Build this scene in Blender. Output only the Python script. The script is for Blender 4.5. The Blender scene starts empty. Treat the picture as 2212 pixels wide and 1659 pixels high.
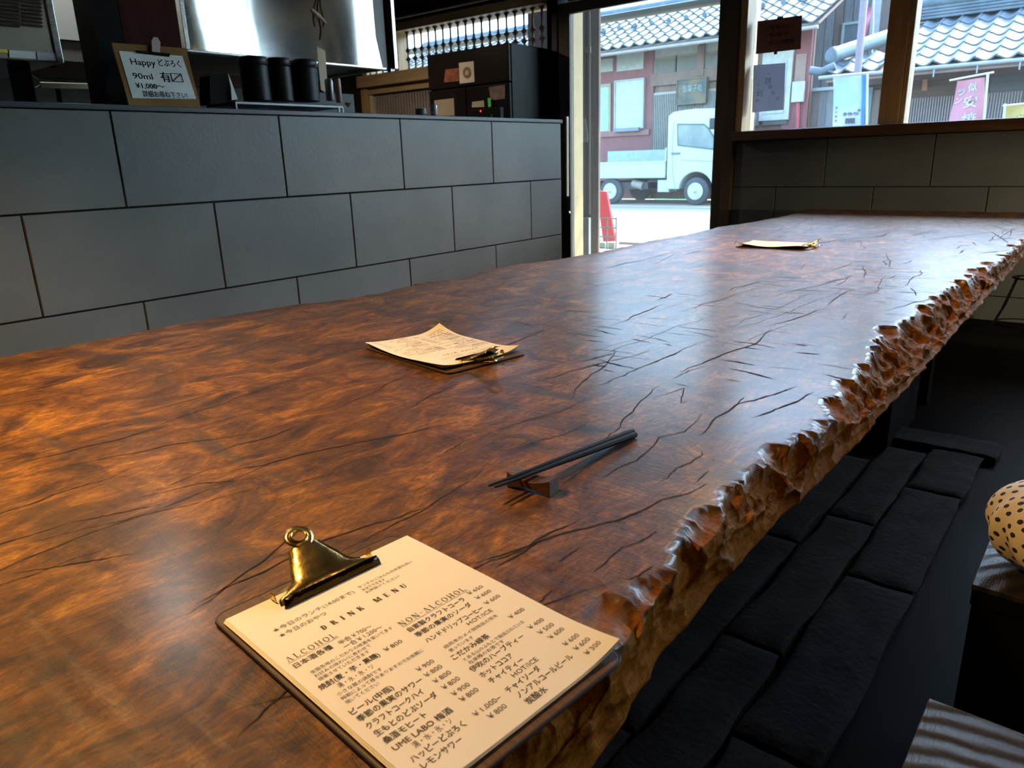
import bpy, bmesh, math, random
import numpy as np
from math import pi, sin, cos, radians
from mathutils import Vector, Matrix, noise, kdtree
random.seed(7); rng = np.random.default_rng(11)
SC = bpy.context.scene
COL = SC.collection

# ------------------------------------------------------------------ camera, world, light, exposure
CX, CY, FPX, CAMZ = 1106.0, 829.5, 1589.57, 0.96
def cam_axes(yaw, pitch, roll):
    f = np.array([-sin(yaw)*cos(pitch), cos(yaw)*cos(pitch), -sin(pitch)])
    r = np.array([cos(yaw), sin(yaw), 0.0]); u = np.cross(r, f)
    c, s = cos(roll), sin(roll)
    return f, r*c+u*s, -r*s+u*c
FW, RT, UP = cam_axes(0.6973, 0.2954, -0.0314)
cam = bpy.data.cameras.new('camera'); camo = bpy.data.objects.new('camera', cam); COL.objects.link(camo)
cam.sensor_fit = 'HORIZONTAL'; cam.sensor_width = 36; cam.lens = FPX/2212*36
cam.clip_start = 0.02; cam.clip_end = 400
camo.matrix_world = Matrix(((RT[0], UP[0], -FW[0], 0), (RT[1], UP[1], -FW[1], 0), (RT[2], UP[2], -FW[2], CAMZ), (0, 0, 0, 1)))
cam.dof.use_dof = True; cam.dof.focus_distance = 0.95; cam.dof.aperture_fstop = 16
SC.camera = camo
SC.view_settings.view_transform = 'Standard'; SC.view_settings.look = 'None'
SC.view_settings.gamma = 1; SC.view_settings.use_curve_mapping = False
SC.view_settings.exposure = 0.0
cy = SC.cycles
cy.max_bounces = 7; cy.diffuse_bounces = 3; cy.glossy_bounces = 3; cy.transmission_bounces = 4; cy.transparent_max_bounces = 10
cy.caustics_reflective = False; cy.caustics_refractive = False; cy.use_denoising = True
cy.sample_clamp_indirect = 12.0
W = bpy.data.worlds.new('sky'); SC.world = W; W.use_nodes = True
wn = W.node_tree; wn.nodes.clear()
wo = wn.nodes.new('ShaderNodeOutputWorld'); wb = wn.nodes.new('ShaderNodeBackground')
wsky = wn.nodes.new('ShaderNodeTexSky'); wsky.sky_type = 'NISHITA'; wsky.sun_disc = False
SUN_EL, SUN_AZ = radians(52), radians(20)      # the sun stands high over the street, beyond the houses opposite
wsky.sun_elevation = SUN_EL; wsky.sun_rotation = SUN_AZ; wsky.dust_density = 2.2; wsky.ozone_density = 2.0; wsky.air_density = 1.0
wmx = wn.nodes.new('ShaderNodeMix'); wmx.data_type = 'RGBA'; wmx.blend_type = 'MULTIPLY'; wmx.inputs[0].default_value = 1; wmx.inputs[7].default_value = (0.80, 0.96, 1.0, 1)   # the camera's cool daylight balance
wn.links.new(wsky.outputs[0], wmx.inputs[6]); wn.links.new(wmx.outputs[2], wb.inputs[0]); wn.links.new(wb.outputs[0], wo.inputs[0])
wb.inputs[1].default_value = 2.6
def lamp(name, kind, loc, energy, color, size=0.3, rot=None, target=None, **kw):
    l = bpy.data.lights.new(name, kind); o = bpy.data.objects.new(name, l); COL.objects.link(o)
    o.location = loc; l.energy = energy; l.color = color
    if kind == 'AREA': l.shape = 'DISK'; l.size = size
    if kind in ('POINT', 'SPOT'): l.shadow_soft_size = size
    if target is not None: o.rotation_euler = (Vector(target)-Vector(loc)).to_track_quat('-Z', 'Y').to_euler()
    for k, v in kw.items(): setattr(l, k, v)
    return o
_sd = Vector((sin(SUN_AZ)*cos(SUN_EL), cos(SUN_AZ)*cos(SUN_EL), sin(SUN_EL)))
sun = lamp('sun', 'SUN', _sd*30, 12.0, (1.0, 0.95, 0.88), target=(0, 0, 0)); sun.data.angle = 0.02
WARM = (1.0, 0.58, 0.22)

# ------------------------------------------------------------------ pixel helpers (a pixel ray met with a real plane)
def ray(px, py): return FW + RT*(px-CX)/FPX + UP*(CY-py)/FPX
def G(px, py, z=0.0): d = ray(px, py); d = d*((z-CAMZ)/d[2]); return Vector((d[0], d[1], z))
def Y(px, py, y): d = ray(px, py); d = d*(y/d[1]); return Vector((d[0], y, d[2]+CAMZ))
def X(px, py, x): d = ray(px, py); d = d*(x/d[0]); return Vector((x, d[1], d[2]+CAMZ))

# ------------------------------------------------------------------ materials
MATS = {}
OUTSIDE = [1.0]   # albedo scale of outdoor materials, lowered to offset the brightened sky
def mat(name, c1, c2=None, scale=8, rough=0.6, metal=0.0, bump=0.0, bscale=None, stretch=(1, 1, 1), detail=4, spec=0.5,
        dist=0.0, lo=0.35, hi=0.65, emit=None, rvar=0.0, trans=0, coat=0):
    if name in MATS: return MATS[name]
    k = OUTSIDE[0]
    if c2 is None: c2 = tuple(min(1, x*1.15) for x in c1)
    if k != 1.0 and not any(w in name for w in ('truck_white', 'grey_sheet', 'kraft', 'led', 'red_panel')):
        c1 = tuple(x*k for x in c1); c2 = tuple(x*k for x in c2)
    m = bpy.data.materials.new(name); m.use_nodes = True; MATS[name] = m
    n, l = m.node_tree.nodes, m.node_tree.links
    b = n['Principled BSDF']
    b.inputs['Base Color'].default_value = (*c1, 1); b.inputs['Roughness'].default_value = rough
    b.inputs['Metallic'].default_value = metal; b.inputs['Specular IOR Level'].default_value = spec
    if coat: b.inputs['Coat Weight'].default_value = coat
    if c2 is None: c2 = tuple(min(1, x*1.15) for x in c1)
    tc = n.new('ShaderNodeTexCoord'); mp = n.new('ShaderNodeMapping'); mp.inputs['Scale'].default_value = stretch
    l.new(tc.outputs['Object'], mp.inputs[0])
    nz = n.new('ShaderNodeTexNoise'); nz.inputs['Scale'].default_value = scale; nz.inputs['Detail'].default_value = detail
    nz.inputs['Distortion'].default_value = dist
    l.new(mp.outputs[0], nz.inputs['Vector'])
    cr = n.new('ShaderNodeValToRGB'); cr.color_ramp.elements[0].position = lo; cr.color_ramp.elements[1].position = hi
    cr.color_ramp.elements[0].color = (*c1, 1); cr.color_ramp.elements[1].color = (*c2, 1)
    l.new(nz.outputs['Fac'], cr.inputs[0]); l.new(cr.outputs[0], b.inputs['Base Color'])
    if bump:
        n2 = n.new('ShaderNodeTexNoise'); n2.inputs['Scale'].default_value = bscale or scale*4; n2.inputs['Detail'].default_value = 5
        l.new(mp.outputs[0], n2.inputs['Vector'])
        bp = n.new('ShaderNodeBump'); bp.inputs['Strength'].default_value = bump; bp.inputs['Distance'].default_value = 0.01
        l.new(n2.outputs['Fac'], bp.inputs['Height']); l.new(bp.outputs[0], b.inputs['Normal'])
    if rvar:
        mr = n.new('ShaderNodeMapRange'); mr.inputs['To Min'].default_value = max(0.02, rough-rvar); mr.inputs['To Max'].default_value = rough+rvar
        l.new(nz.outputs['Fac'], mr.inputs['Value']); l.new(mr.outputs[0], b.inputs['Roughness'])
    if emit: b.inputs['Emission Color'].default_value = (*c1, 1); b.inputs['Emission Strength'].default_value = emit
    return m
def glass_mat(name, tint=(1, 1, 1), haze=0.03, refl=0.08):
    m = bpy.data.materials.new(name); m.use_nodes = True; n, l = m.node_tree.nodes, m.node_tree.links; n.clear()
    o = n.new('ShaderNodeOutputMaterial'); t = n.new('ShaderNodeBsdfTransparent'); g = n.new('ShaderNodeBsdfGlossy')
    d = n.new('ShaderNodeBsdfTranslucent'); fr = n.new('ShaderNodeFresnel'); m1 = n.new('ShaderNodeMixShader'); m2 = n.new('ShaderNodeMixShader')
    t.inputs[0].default_value = (*tint, 1); g.inputs['Roughness'].default_value = 0.02
    fr.inputs[0].default_value = 1.25
    nz = n.new('ShaderNodeTexNoise'); nz.inputs['Scale'].default_value = 3
    mr = n.new('ShaderNodeMapRange'); mr.inputs['To Min'].default_value = haze*0.4; mr.inputs['To Max'].default_value = haze*1.6  # translucent share in the glass imitates the washed-out glare of the street
    l.new(nz.outputs['Fac'], mr.inputs['Value']); l.new(mr.outputs[0], m1.inputs[0])
    l.new(t.outputs[0], m1.inputs[1]); l.new(d.outputs[0], m1.inputs[2])
    l.new(fr.outputs[0], m2.inputs[0]); l.new(m1.outputs[0], m2.inputs[1]); l.new(g.outputs[0], m2.inputs[2]); l.new(m2.outputs[0], o.inputs[0])
    return m

# ------------------------------------------------------------------ object helpers
def sm(o):
    for p in o.data.polygons: p.use_smooth = True
    return o
def wloc(o):
    v = Vector((0, 0, 0))
    while o is not None: v += o.location; o = o.parent
    return v
def tag(o, label=None, cat=None, group=None, kind=None):
    if label: o['label'] = label
    if cat: o['category'] = cat
    if group: o['group'] = group
    if kind: o['kind'] = kind
    return o
def thing(name, label, cat, loc=(0, 0, 0), rz=0, group=None):
    o = bpy.data.objects.new(name, None); COL.objects.link(o); o.location = loc; o.rotation_euler = (0, 0, rz)
    o.empty_display_size = 0.1
    return tag(o, label, cat, group)
class MB:
    """collects shapes; build() links them as one mesh object"""
    def __init__(s): s.v = []; s.f = []
    def add(s, vs, fs):
        b = len(s.v); s.v += [tuple(v) for v in vs]; s.f += [tuple(i+b for i in f) for f in fs]; return s
    def box(s, a, b, M=None):
        x0, y0, z0 = a; x1, y1, z1 = b
        vs = [Vector(p) for p in ((x0,y0,z0),(x1,y0,z0),(x1,y1,z0),(x0,y1,z0),(x0,y0,z1),(x1,y0,z1),(x1,y1,z1),(x0,y1,z1))]
        if M: vs = [M @ v for v in vs]
        return s.add(vs, [(0,3,2,1),(4,5,6,7),(0,1,5,4),(1,2,6,5),(2,3,7,6),(3,0,4,7)])
    def prism(s, poly, d, M=None):
        """poly: 3D points of a planar outline, d: extrusion vector"""
        n = len(poly); d = Vector(d); A = [Vector(p) for p in poly]; B = [p+d for p in A]
        if M: A = [M @ p for p in A]; B = [M @ p for p in B]
        return s.add(A+B, [tuple(range(n)), tuple(range(2*n-1, n-1, -1))]+[(i, i+n, (i+1) % n+n, (i+1) % n) for i in range(n)])
    def beam(s, a, b, w, h, up=(0, 0, 1)):
        a, b = Vector(a), Vector(b); t = (b-a).normalized(); upv = Vector(up)
        sd = t.cross(upv)
        if sd.length < 1e-4: sd = Vector((1, 0, 0))
        sd.normalize(); u = sd.cross(t); sd *= w/2; u *= h/2
        return s.add([a-sd-u, a+sd-u, a+sd+u, a-sd+u, b-sd-u, b+sd-u, b+sd+u, b-sd+u], [(0,1,2,3),(7,6,5,4),(0,4,5,1),(1,5,6,2),(2,6,7,3),(3,7,4,0)])
    def tube(s, path, r, n=10, caps=True, closed=False):
        P = [Vector(p) for p in path]; m = len(P); rs = r if isinstance(r, (list, tuple)) else [r]*m
        vs = []; pu = None
        for i in range(m):
            t = (P[(i+1) % m]-P[i-1]) if closed else (P[min(i+1, m-1)]-P[max(i-1, 0)])
            t.normalize()
            if pu is None: pu = t.orthogonal().normalized()
            u = (pu-t*pu.dot(t)).normalized(); pu = u; w = t.cross(u)
            for k in range(n): a = 2*pi*k/n; vs.append(P[i]+(u*cos(a)+w*sin(a))*rs[i])
        fs = [(i*n+k, i*n+(k+1) % n, ((i+1) % m)*n+(k+1) % n, ((i+1) % m)*n+k) for i in range(m if closed else m-1) for k in range(n)]
        if caps and not closed: fs += [tuple(range(n-1, -1, -1)), tuple((m-1)*n+k for k in range(n))]
        return s.add(vs, fs)
    def lathe(s, prof, c=(0, 0, 0), n=24, axis='z', M=None):
        vs = []; c = Vector(c)
        for r, z in prof:
            for k in range(n):
                a = 2*pi*k/n
                v = Vector((r*cos(a), r*sin(a), z))
                if axis == 'y': v = Vector((r*cos(a), z, -r*sin(a)))
                if axis == 'x': v = Vector((z, r*cos(a), r*sin(a)))
                if M: v = M @ v
                vs.append(c+v)
        m = len(prof)
        fs = [(i*n+k, i*n+(k+1) % n, (i+1)*n+(k+1) % n, (i+1)*n+k) for i in range(m-1) for k in range(n)]
        fs += [tuple(range(n-1, -1, -1)), tuple((m-1)*n+k for k in range(n))]
        return s.add(vs, fs)
    def grid(s, nu, nv, fn, flip=False):
        vs = [fn(i/(nu-1), j/(nv-1)) for i in range(nu) for j in range(nv)]
        fs = [(i*nv+j, (i+1)*nv+j, (i+1)*nv+j+1, i*nv+j+1) for i in range(nu-1) for j in range(nv-1)]
        if flip: fs = [f[::-1] for f in fs]
        return s.add(vs, fs)
    def build(s, name, m, parent=None, local=False, bevel=0, seg=2, smooth=False, label=None):
        me = bpy.data.meshes.new(name); o = None
        vs = s.v
        if parent is not None and not local:
            w = wloc(parent); vs = [(v[0]-w.x, v[1]-w.y, v[2]-w.z) for v in vs]
        me.from_pydata([tuple(v) for v in vs], [], s.f); me.update()
        bm = bmesh.new(); bm.from_mesh(me); bmesh.ops.recalc_face_normals(bm, faces=bm.faces)
        if bevel:
            bmesh.ops.bevel(bm, geom=[e for e in bm.edges if len(e.link_faces) == 2 and e.calc_face_angle(0) > 0.5], offset=bevel, segments=seg, affect='EDGES', profile=0.5)
        bm.to_mesh(me); bm.free()
        if smooth:
            for p in me.polygons: p.use_smooth = True
            try: me.set_sharp_from_angle(angle=radians(40))
            except Exception: pass
        me.materials.append(m)
        o = bpy.data.objects.new(name, me); COL.objects.link(o)
        if parent is not None: o.parent = parent
        if label: o['label'] = label
        return o
def B(name, m, a, b, parent=None, bevel=0, **kw): return MB().box(a, b).build(name, m, parent, bevel=bevel, **kw)
def struct(o, label=None): o['kind'] = 'structure'; (label and o.__setitem__('label', label)); return o
def inst(src, parent, M):
    o = src.copy(); COL.objects.link(o); o.parent = parent; o.matrix_local = M; return o

_txt = {}
def text_geo(s, align='LEFT'):
    """flat glyph outlines of a string at size 1 -> verts (x,y), faces"""
    key = (s, align)
    if key in _txt: return _txt[key]
    c = bpy.data.curves.new('t', 'FONT'); c.body = s; c.size = 1; c.align_x = align; c.resolution_u = 2
    o = bpy.data.objects.new('t', c); COL.objects.link(o)
    dg = bpy.context.evaluated_depsgraph_get(); me = bpy.data.meshes.new_from_object(o.evaluated_get(dg))
    vs = [(v.co.x, v.co.y) for v in me.vertices]; fs = [tuple(p.vertices) for p in me.polygons]
    bpy.data.objects.remove(o); bpy.data.curves.remove(c); bpy.data.meshes.remove(me)
    _txt[key] = (vs, fs); return vs, fs
def put_text(mb, s, fn, x, y, width=None, height=None, bold=0):
    """adds the string with its left baseline at local (x,y); fn maps local 2D -> 3D"""
    vs, fs = text_geo(s)
    if not vs: return
    x0 = min(v[0] for v in vs); x1 = max(v[0] for v in vs)
    sx = width/(x1-x0) if width else height
    sy = height if height else sx
    offs = [(0, 0)] if not bold else [(-bold, 0), (bold, 0), (0, bold)]
    for ox, oy in offs:
        mb.add([fn(x+(v[0]-x0)*sx+ox, y+v[1]*sy+oy) for v in vs], fs)

# slab-serif capitals built from strokes, for the menu's headings
def glyph(ch, t=0.2, h=0.06, sf=0.1):
    q = []
    def r(a, b, c, d): q.append([(a, b), (c, b), (c, d), (a, d)])
    def stem(x, w=t, top=True, bot=True, e=sf):
        r(x, 0, x+w, 1)
        if top: r(x-e, 1-h, x+w+e, 1)
        if bot: r(x-e, 0, x+w+e, h)
    def dg(x0, y0, x1, y1, w): q.append([(x0, y0), (x0+w, y0), (x1+w, y1), (x1, y1)])
    def arc(cx_, cy_, rx, ry, a0, a1, w, n=14):
        for i in range(n):
            A, B_ = radians(a0+(a1-a0)*i/n), radians(a0+(a1-a0)*(i+1)/n)
            q.append([(cx_+rx*cos(A), cy_+ry*sin(A)), (cx_+rx*cos(B_), cy_+ry*sin(B_)), (cx_+(rx-w)*cos(B_), cy_+(ry-h)*sin(B_)), (cx_+(rx-w)*cos(A), cy_+(ry-h)*sin(A))])
    wd = 0.9
    if ch == 'D': stem(sf); r(sf, 0, sf+.3, h); r(sf, 1-h, sf+.3, 1); arc(sf+.3, .5, .5, .5, -90, 90, t); wd = 1.0
    elif ch == 'R': stem(sf); r(sf, 1-h, sf+.35, 1); r(sf, .46, sf+.35, .46+h); arc(sf+.35, .73, .36, .27, -90, 90, t); dg(.78, 0, .42, .47, t); r(.7, 0, 1.05, h); wd = 1.05
    elif ch == 'I': stem(sf); wd = t+2*sf
    elif ch == 'N': stem(sf, t*.5); dg(.72, 0, .08, 1, t*1.2); stem(.86, t*.5, bot=False); wd = 1.06
    elif ch == 'K': stem(sf); dg(.3, .42, .72, 1, t*.5); dg(.75, 0, .4, .62, t); r(.62, 0, 1.05, h); r(.6, 1-h, .95, 1); wd = 1.05
    elif ch == 'M': stem(sf, t*.5, e=.08); dg(.5, 0, .1, 1, t); dg(.52, 0, .95, 1, t*.5); stem(1.0, t, e=.08); wd = 1.3
    elif ch == 'E': stem(sf); r(sf, 0, .8, h); r(sf, 1-h, .76, 1); r(sf, .47, .6, .47+h); r(.72, 0, .8, .28); r(.68, .75, .76, 1); r(.55, .38, .6, .64); wd = .85
    elif ch == 'U': r(sf, .3, sf+t, 1); r(0, 1-h, sf*2+t, 1); r(.8, .3, .8+t*.5, 1); r(.7, 1-h, .8+t*.5+sf, 1); arc(.5, .34, .4, .34, 180, 360, t*.6); wd = 1.0
    elif ch == 'A': dg(.08, 0, .45, 1, t*.45); dg(.78, 0, .42, 1, t); r(0, 0, .3, h); r(.68, 0, 1.08, h); wd = 1.08
    elif ch == 'L': stem(sf); r(sf, 0, .8, h); r(.74, 0, .8, .3); wd = .85
    elif ch == 'C': arc(.5, .5, .48, .5, 42, 318, t); r(.82, .62, .88, .95); wd = .98
    elif ch == 'O': arc(.5, .5, .5, .5, 0, 360, t, 22); wd = 1.0
    elif ch == 'H': stem(sf, t); stem(.78, t); r(.2, .47, .85, .47+h); wd = .88+t
    elif ch == '-': r(.05, .42, .45, .48); wd = .5
    else: wd = .55
    return q, wd
def serif_text(mb, s, fn, x, y, width, height, gap=0.35, t=0.2):
    gs = [glyph(c, t) for c in s]; tot = sum(g[1] for g in gs)+gap*(len(s)-1); k = width/tot; cx_ = x
    for q, wd in gs:
        for p in q: mb.add([fn(cx_+a*k, y+b*height) for a, b in p], [(0, 1, 2, 3)])
        cx_ += (wd+gap)*k

# ------------------------------------------------------------------ shared materials
M_TILE = mat('slate_tile', (0.122, 0.134, 0.124), (0.176, 0.188, 0.178), scale=2.2, rough=0.42, bump=0.06, bscale=60, detail=8, rvar=0.06)
M_TILE2 = mat('slate_tile_backlit', (0.085, 0.105, 0.125), (0.115, 0.14, 0.16), scale=2.5, rough=0.5, bump=0.06, bscale=60, detail=8)  # slate tile with the backlit wall's shade put into its colour
M_JOINT = mat('dark_joint', (0.012, 0.016, 0.016), rough=0.9)
M_BLACK = mat('black_paint', (0.006, 0.006, 0.007), (0.010, 0.010, 0.010), rough=0.6, spec=.06)
M_DARK = mat('dark_plaster', (0.02, 0.018, 0.017), (0.03, 0.027, 0.025), rough=0.9, bump=0.1)
M_FRAME = mat('dark_brown_frame', (0.075, 0.055, 0.038), (0.10, 0.075, 0.052), scale=3, stretch=(8, 8, 1), rough=0.55, bump=0.05)
M_PINE = mat('pine_wood', (0.50, 0.33, 0.16), (0.62, 0.44, 0.24), scale=4, stretch=(10, 10, 1), rough=0.5, bump=0.08)
M_PINEH = mat('pine_wood_lying', (0.50, 0.34, 0.17), (0.62, 0.44, 0.24), scale=4, stretch=(1, 10, 10), rough=0.5, bump=0.08)
M_SILL = mat('brown_sill_wood', (0.12, 0.07, 0.045), (0.17, 0.105, 0.07), scale=4, stretch=(1, 10, 10), rough=0.35, bump=0.05)
M_STEEL = mat('brushed_steel', (0.55, 0.53, 0.50), (0.62, 0.60, 0.57), scale=3, stretch=(1, 1, 40), rough=0.26, metal=1.0, bump=0.12, bscale=2.5)
M_STEELW = mat('wavy_steel', (0.66, 0.65, 0.61), (0.72, 0.74, 0.72), scale=2, rough=0.3, metal=.35, bump=0.1, bscale=2.2, stretch=(1, 1, 0.35))  # base whitened so the colour stands in for a bright reflection
M_GREYM = mat('grey_metal', (0.18, 0.19, 0.20), rough=0.4, metal=0.7)
M_BRASS = mat('brass_clip_metal', (0.78, 0.56, 0.20), (0.70, 0.50, 0.18), scale=60, rough=0.26, metal=1.0, bump=0.07, bscale=160, rvar=0.10)
M_PAPER = mat('menu_paper', (0.76, 0.72, 0.60), (0.79, 0.75, 0.63), scale=4, rough=0.75)
M_WHITEP = mat('white_paper', (0.72, 0.72, 0.68), rough=0.8)
M_INK = mat('printed_ink', (0.035, 0.030, 0.035), rough=0.8)
M_INK2 = mat('printed_ink_small', (0.09, 0.075, 0.075), rough=0.8)
M_BOARD = mat('clipboard_brown', (0.085, 0.045, 0.016), (0.13, 0.072, 0.028), scale=10, stretch=(30, 1, 1), rough=0.45, bump=0.05)
M_BOARDE = mat('clipboard_dark_edge', (0.02, 0.013, 0.009), rough=0.5)
M_GLASS = glass_mat('clear_glass', haze=0.007)
M_GLASSD = glass_mat('door_glass', tint=(0.96, 0.99, 0.98), haze=0.012)

# ================================================================== THE SETTING
YF = 4.90; ZC = 2.85
# floor and road outside
fm = mat('polished_concrete', (0.003, 0.0035, 0.005), (0.008, 0.008, 0.009), scale=1.6, rough=0.5, spec=.012, bump=0.08, bscale=6, detail=8, rvar=0.12, lo=0.3, hi=0.7)
fl = struct(B('floor', fm, (-6.2, -3.0, -0.1), (2.6, 5.08, 0.0)), 'dark polished concrete floor of the room')
stone_m = mat('dark_rough_stone', (0.005, 0.0055, 0.0065), (0.011, 0.012, 0.014), scale=8, rough=0.9, spec=.08, bump=0.35, bscale=60, detail=8)
def stone_slab(x0, x1, y0, y1, z1):
    mb = MB()
    def f(u, v):
        x = x0+(x1-x0)*u; y = y0+(y1-y0)*v
        e = min(u, 1-u, v, 1-v)
        jx = noise.noise(Vector((y*9, x0*7, 1)))*0.008 if u in (0, 1) else 0
        return (x+jx, y, z1+noise.noise(Vector((x*22, y*16, 3)))*0.004-(0.006 if e == 0 else 0))
    mb.grid(12, 30, f)
    mb.box((x0+.006, y0+.006, 0.0), (x1-.006, y1-.006, z1-.014))
    return mb.build('stone', stone_m, fl, smooth=True)
for x0, x1, ys in ((-0.50, -0.385, (-0.4, 0.55, 1.25, 1.9, 2.50)), (-0.375, -0.235, (-0.4, 0.35, 1.0, 1.62, 2.2, 2.56)), (-0.64, -0.51, (-0.3, 0.9, 1.7, 2.35))):
    for a, b in zip(ys, ys[1:]): stone_slab(x0, x1, a+.008, b-.008, 0.035)
stone_slab(-0.60, -0.20, 2.58, 2.72, 0.03)
ce = struct(B('ceiling', M_DARK, (-6.2, -3.0, ZC), (2.6, 5.08, ZC+.15)))
struct(B('wall_right', M_DARK, (2.6, -3.0, 0), (2.75, 5.08, ZC)))
struct(B('wall_back', M_DARK, (-6.2, -3.15, 0), (2.75, -3.0, ZC)))
struct(B('wall_left', M_DARK, (-6.35, -3.15, 0), (-6.2, 5.08, ZC)))
wf = bpy.data.objects.new('wall_front', None); COL.objects.link(wf); struct(wf, 'front wall of dark grey tile with door and windows to the street')
T0 = 5.08
B('wall_body', M_DARK, (-2.13, 4.925, 0), (2.6, T0, 1.035), wf)
B('wall_body', M_DARK, (-2.13, 4.925, 2.67), (2.6, T0, ZC), wf)
B('wall_body', M_DARK, (-3.46, 4.905, 2.06), (-2.13, T0, ZC), wf)
B('wall_body', M_DARK, (-6.2, 4.905, 2.13), (-3.46, T0, ZC), wf)
B('wall_body', M_BLACK, (-3.635, 4.88, 0), (-3.535, T0, 2.15), wf)
B('wall_body', M_DARK, (-6.2, 4.905, 0), (-3.635, T0, 0.85), wf)
B('wall_body', M_DARK, (-6.2, 4.905, 0.85), (-5.80, T0, 2.2), wf)
B('wall_body', M_DARK, (-4.60, 4.93, 0.85), (-3.635, T0, 1.70), wf)
# front-wall tiles below the right window, running bond, joints recessed behind
B('joint_backing', M_JOINT, (-2.13, 4.908, 0), (2.6, 4.926, 1.033), wf)
def tiles_front():
    g = 0.003
    rows = [(0.741, 1.031, -1.522), (0.441, 0.741, -1.8215), (0.141, 0.441, -1.522), (0.0, 0.141, -1.8215)]
    for z0, z1, ph in rows:
        x = ph-0.5915*2
        while x < 2.6:
            a, b = max(x, -2.115), min(x+0.5915, 2.6)
            if b-a > 0.03: B('tile', M_TILE2, (a+g, 4.900, z0+g), (b-g, 4.916, z1-g), wf, bevel=0.0012, seg=1)
            x += 0.5915
tiles_front()

# right window
w1 = bpy.data.objects.new('window_1', None); COL.objects.link(w1); struct(w1, 'large right window onto the street in a pine frame')
zs = 1.092
MB().box((-2.10, 4.80, 1.034), (2.6, 5.08, zs)).build('sill', M_SILL, w1, bevel=0.006)
B('post', M_FRAME, (-2.185, 4.865, 0), (-2.115, 5.08, 2.67), w1, bevel=0.003)
B('jamb', M_PINE, (-2.113, 4.875, zs), (-2.065, 5.08, 2.67), w1, bevel=0.003)
B('mullion', mat('daylit_pine_tone', (0.66, 0.46, 0.22), (0.78, 0.57, 0.31), scale=4, stretch=(10, 10, 1), rough=0.5, bump=0.08), (-1.255, 4.93, zs), (-1.145, 5.08, 2.67), w1, bevel=0.003)  # pine copy with the daylight on the mullion put into its colour
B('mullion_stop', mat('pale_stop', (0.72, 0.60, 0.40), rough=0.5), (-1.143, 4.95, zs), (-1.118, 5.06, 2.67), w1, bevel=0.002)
B('mullion', M_PINE, (0.30, 4.93, zs), (0.41, 5.08, 2.67), w1, bevel=0.003)
B('mullion', M_PINE, (1.80, 4.93, zs), (1.91, 5.08, 2.67), w1, bevel=0.003)
B('head', M_PINEH, (-2.10, 4.88, 2.62), (2.6, 5.08, 2.67), w1, bevel=0.003)
B('glass_bead', mat('pale_stop', (0.72, 0.60, 0.40)), (-2.063, 4.965, zs), (-1.257, 4.978, zs+.006), w1)
for a, b in ((-2.064, -1.256), (-1.117, 0.30), (0.41, 1.80), (1.91, 2.6)):
    B('pane', M_GLASS, (a, 5.0, zs), (b, 5.006, 2.62), w1)
MB().lathe([(0.0, 0), (0.011, 0.001), (0.010, 0.006), (0.003, 0.012)], (0, 0, 0), 14, M=Matrix.Rotation(pi/2, 3, 'X')).build('suction_hook', M_WHITEP, w1, local=True).location = (Y(1611, 277, 4.998))

# sliding door
d1 = bpy.data.objects.new('door_1', None); COL.objects.link(d1); struct(d1, 'glazed sliding door with a dark brown frame and long upright handle')
B('stile', M_FRAME, (-3.535, 4.885, 0), (-3.434, 4.93, 2.05), d1, bevel=0.003)
B('stile', M_FRAME, (-2.26, 4.885, 0), (-2.187, 4.93, 2.05), d1, bevel=0.003)
B('top_rail', M_FRAME, (-3.434, 4.887, 1.975), (-2.26, 4.928, 2.05), d1, bevel=0.002)
B('bottom_rail', M_FRAME, (-3.434, 4.887, 0), (-2.26, 4.928, 0.12), d1, bevel=0.002)
B('pane', M_GLASSD, (-3.434, 4.905, 0.12), (-2.26, 4.911, 1.975), d1)
hd = MB().beam(Y(1224.5, 252, 4.84), Y(1225, 424, 4.84), 0.028, 0.016, up=(1, 0, 0)).build('handle', mat('pale_handle_wood', (0.42, 0.31, 0.22), (0.5, 0.38, 0.28), rough=0.4), d1, bevel=0.004, label='long pale upright door handle')
for py in (275, 400): MB().beam(Y(1224.5, py, 4.84), Y(1224.5, py, 4.89), 0.012, 0.012).build('handle_post', M_GREYM, hd)
MB().lathe([(0.014, 0), (0.014, 0.01), (0.010, 0.014)], (0, 0, 0), 16, M=Matrix.Rotation(pi/2, 3, 'X')).build('lock', M_BRASS, d1, local=True, label='small round brass lock').location = Y(1229, 459, 4.884)
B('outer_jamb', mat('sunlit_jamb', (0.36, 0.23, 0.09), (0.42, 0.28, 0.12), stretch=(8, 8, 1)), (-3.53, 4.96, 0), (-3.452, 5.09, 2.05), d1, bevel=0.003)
B('outer_jamb', M_FRAME, (-2.26, 4.96, 0), (-2.187, 5.08, 2.05), d1)

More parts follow.
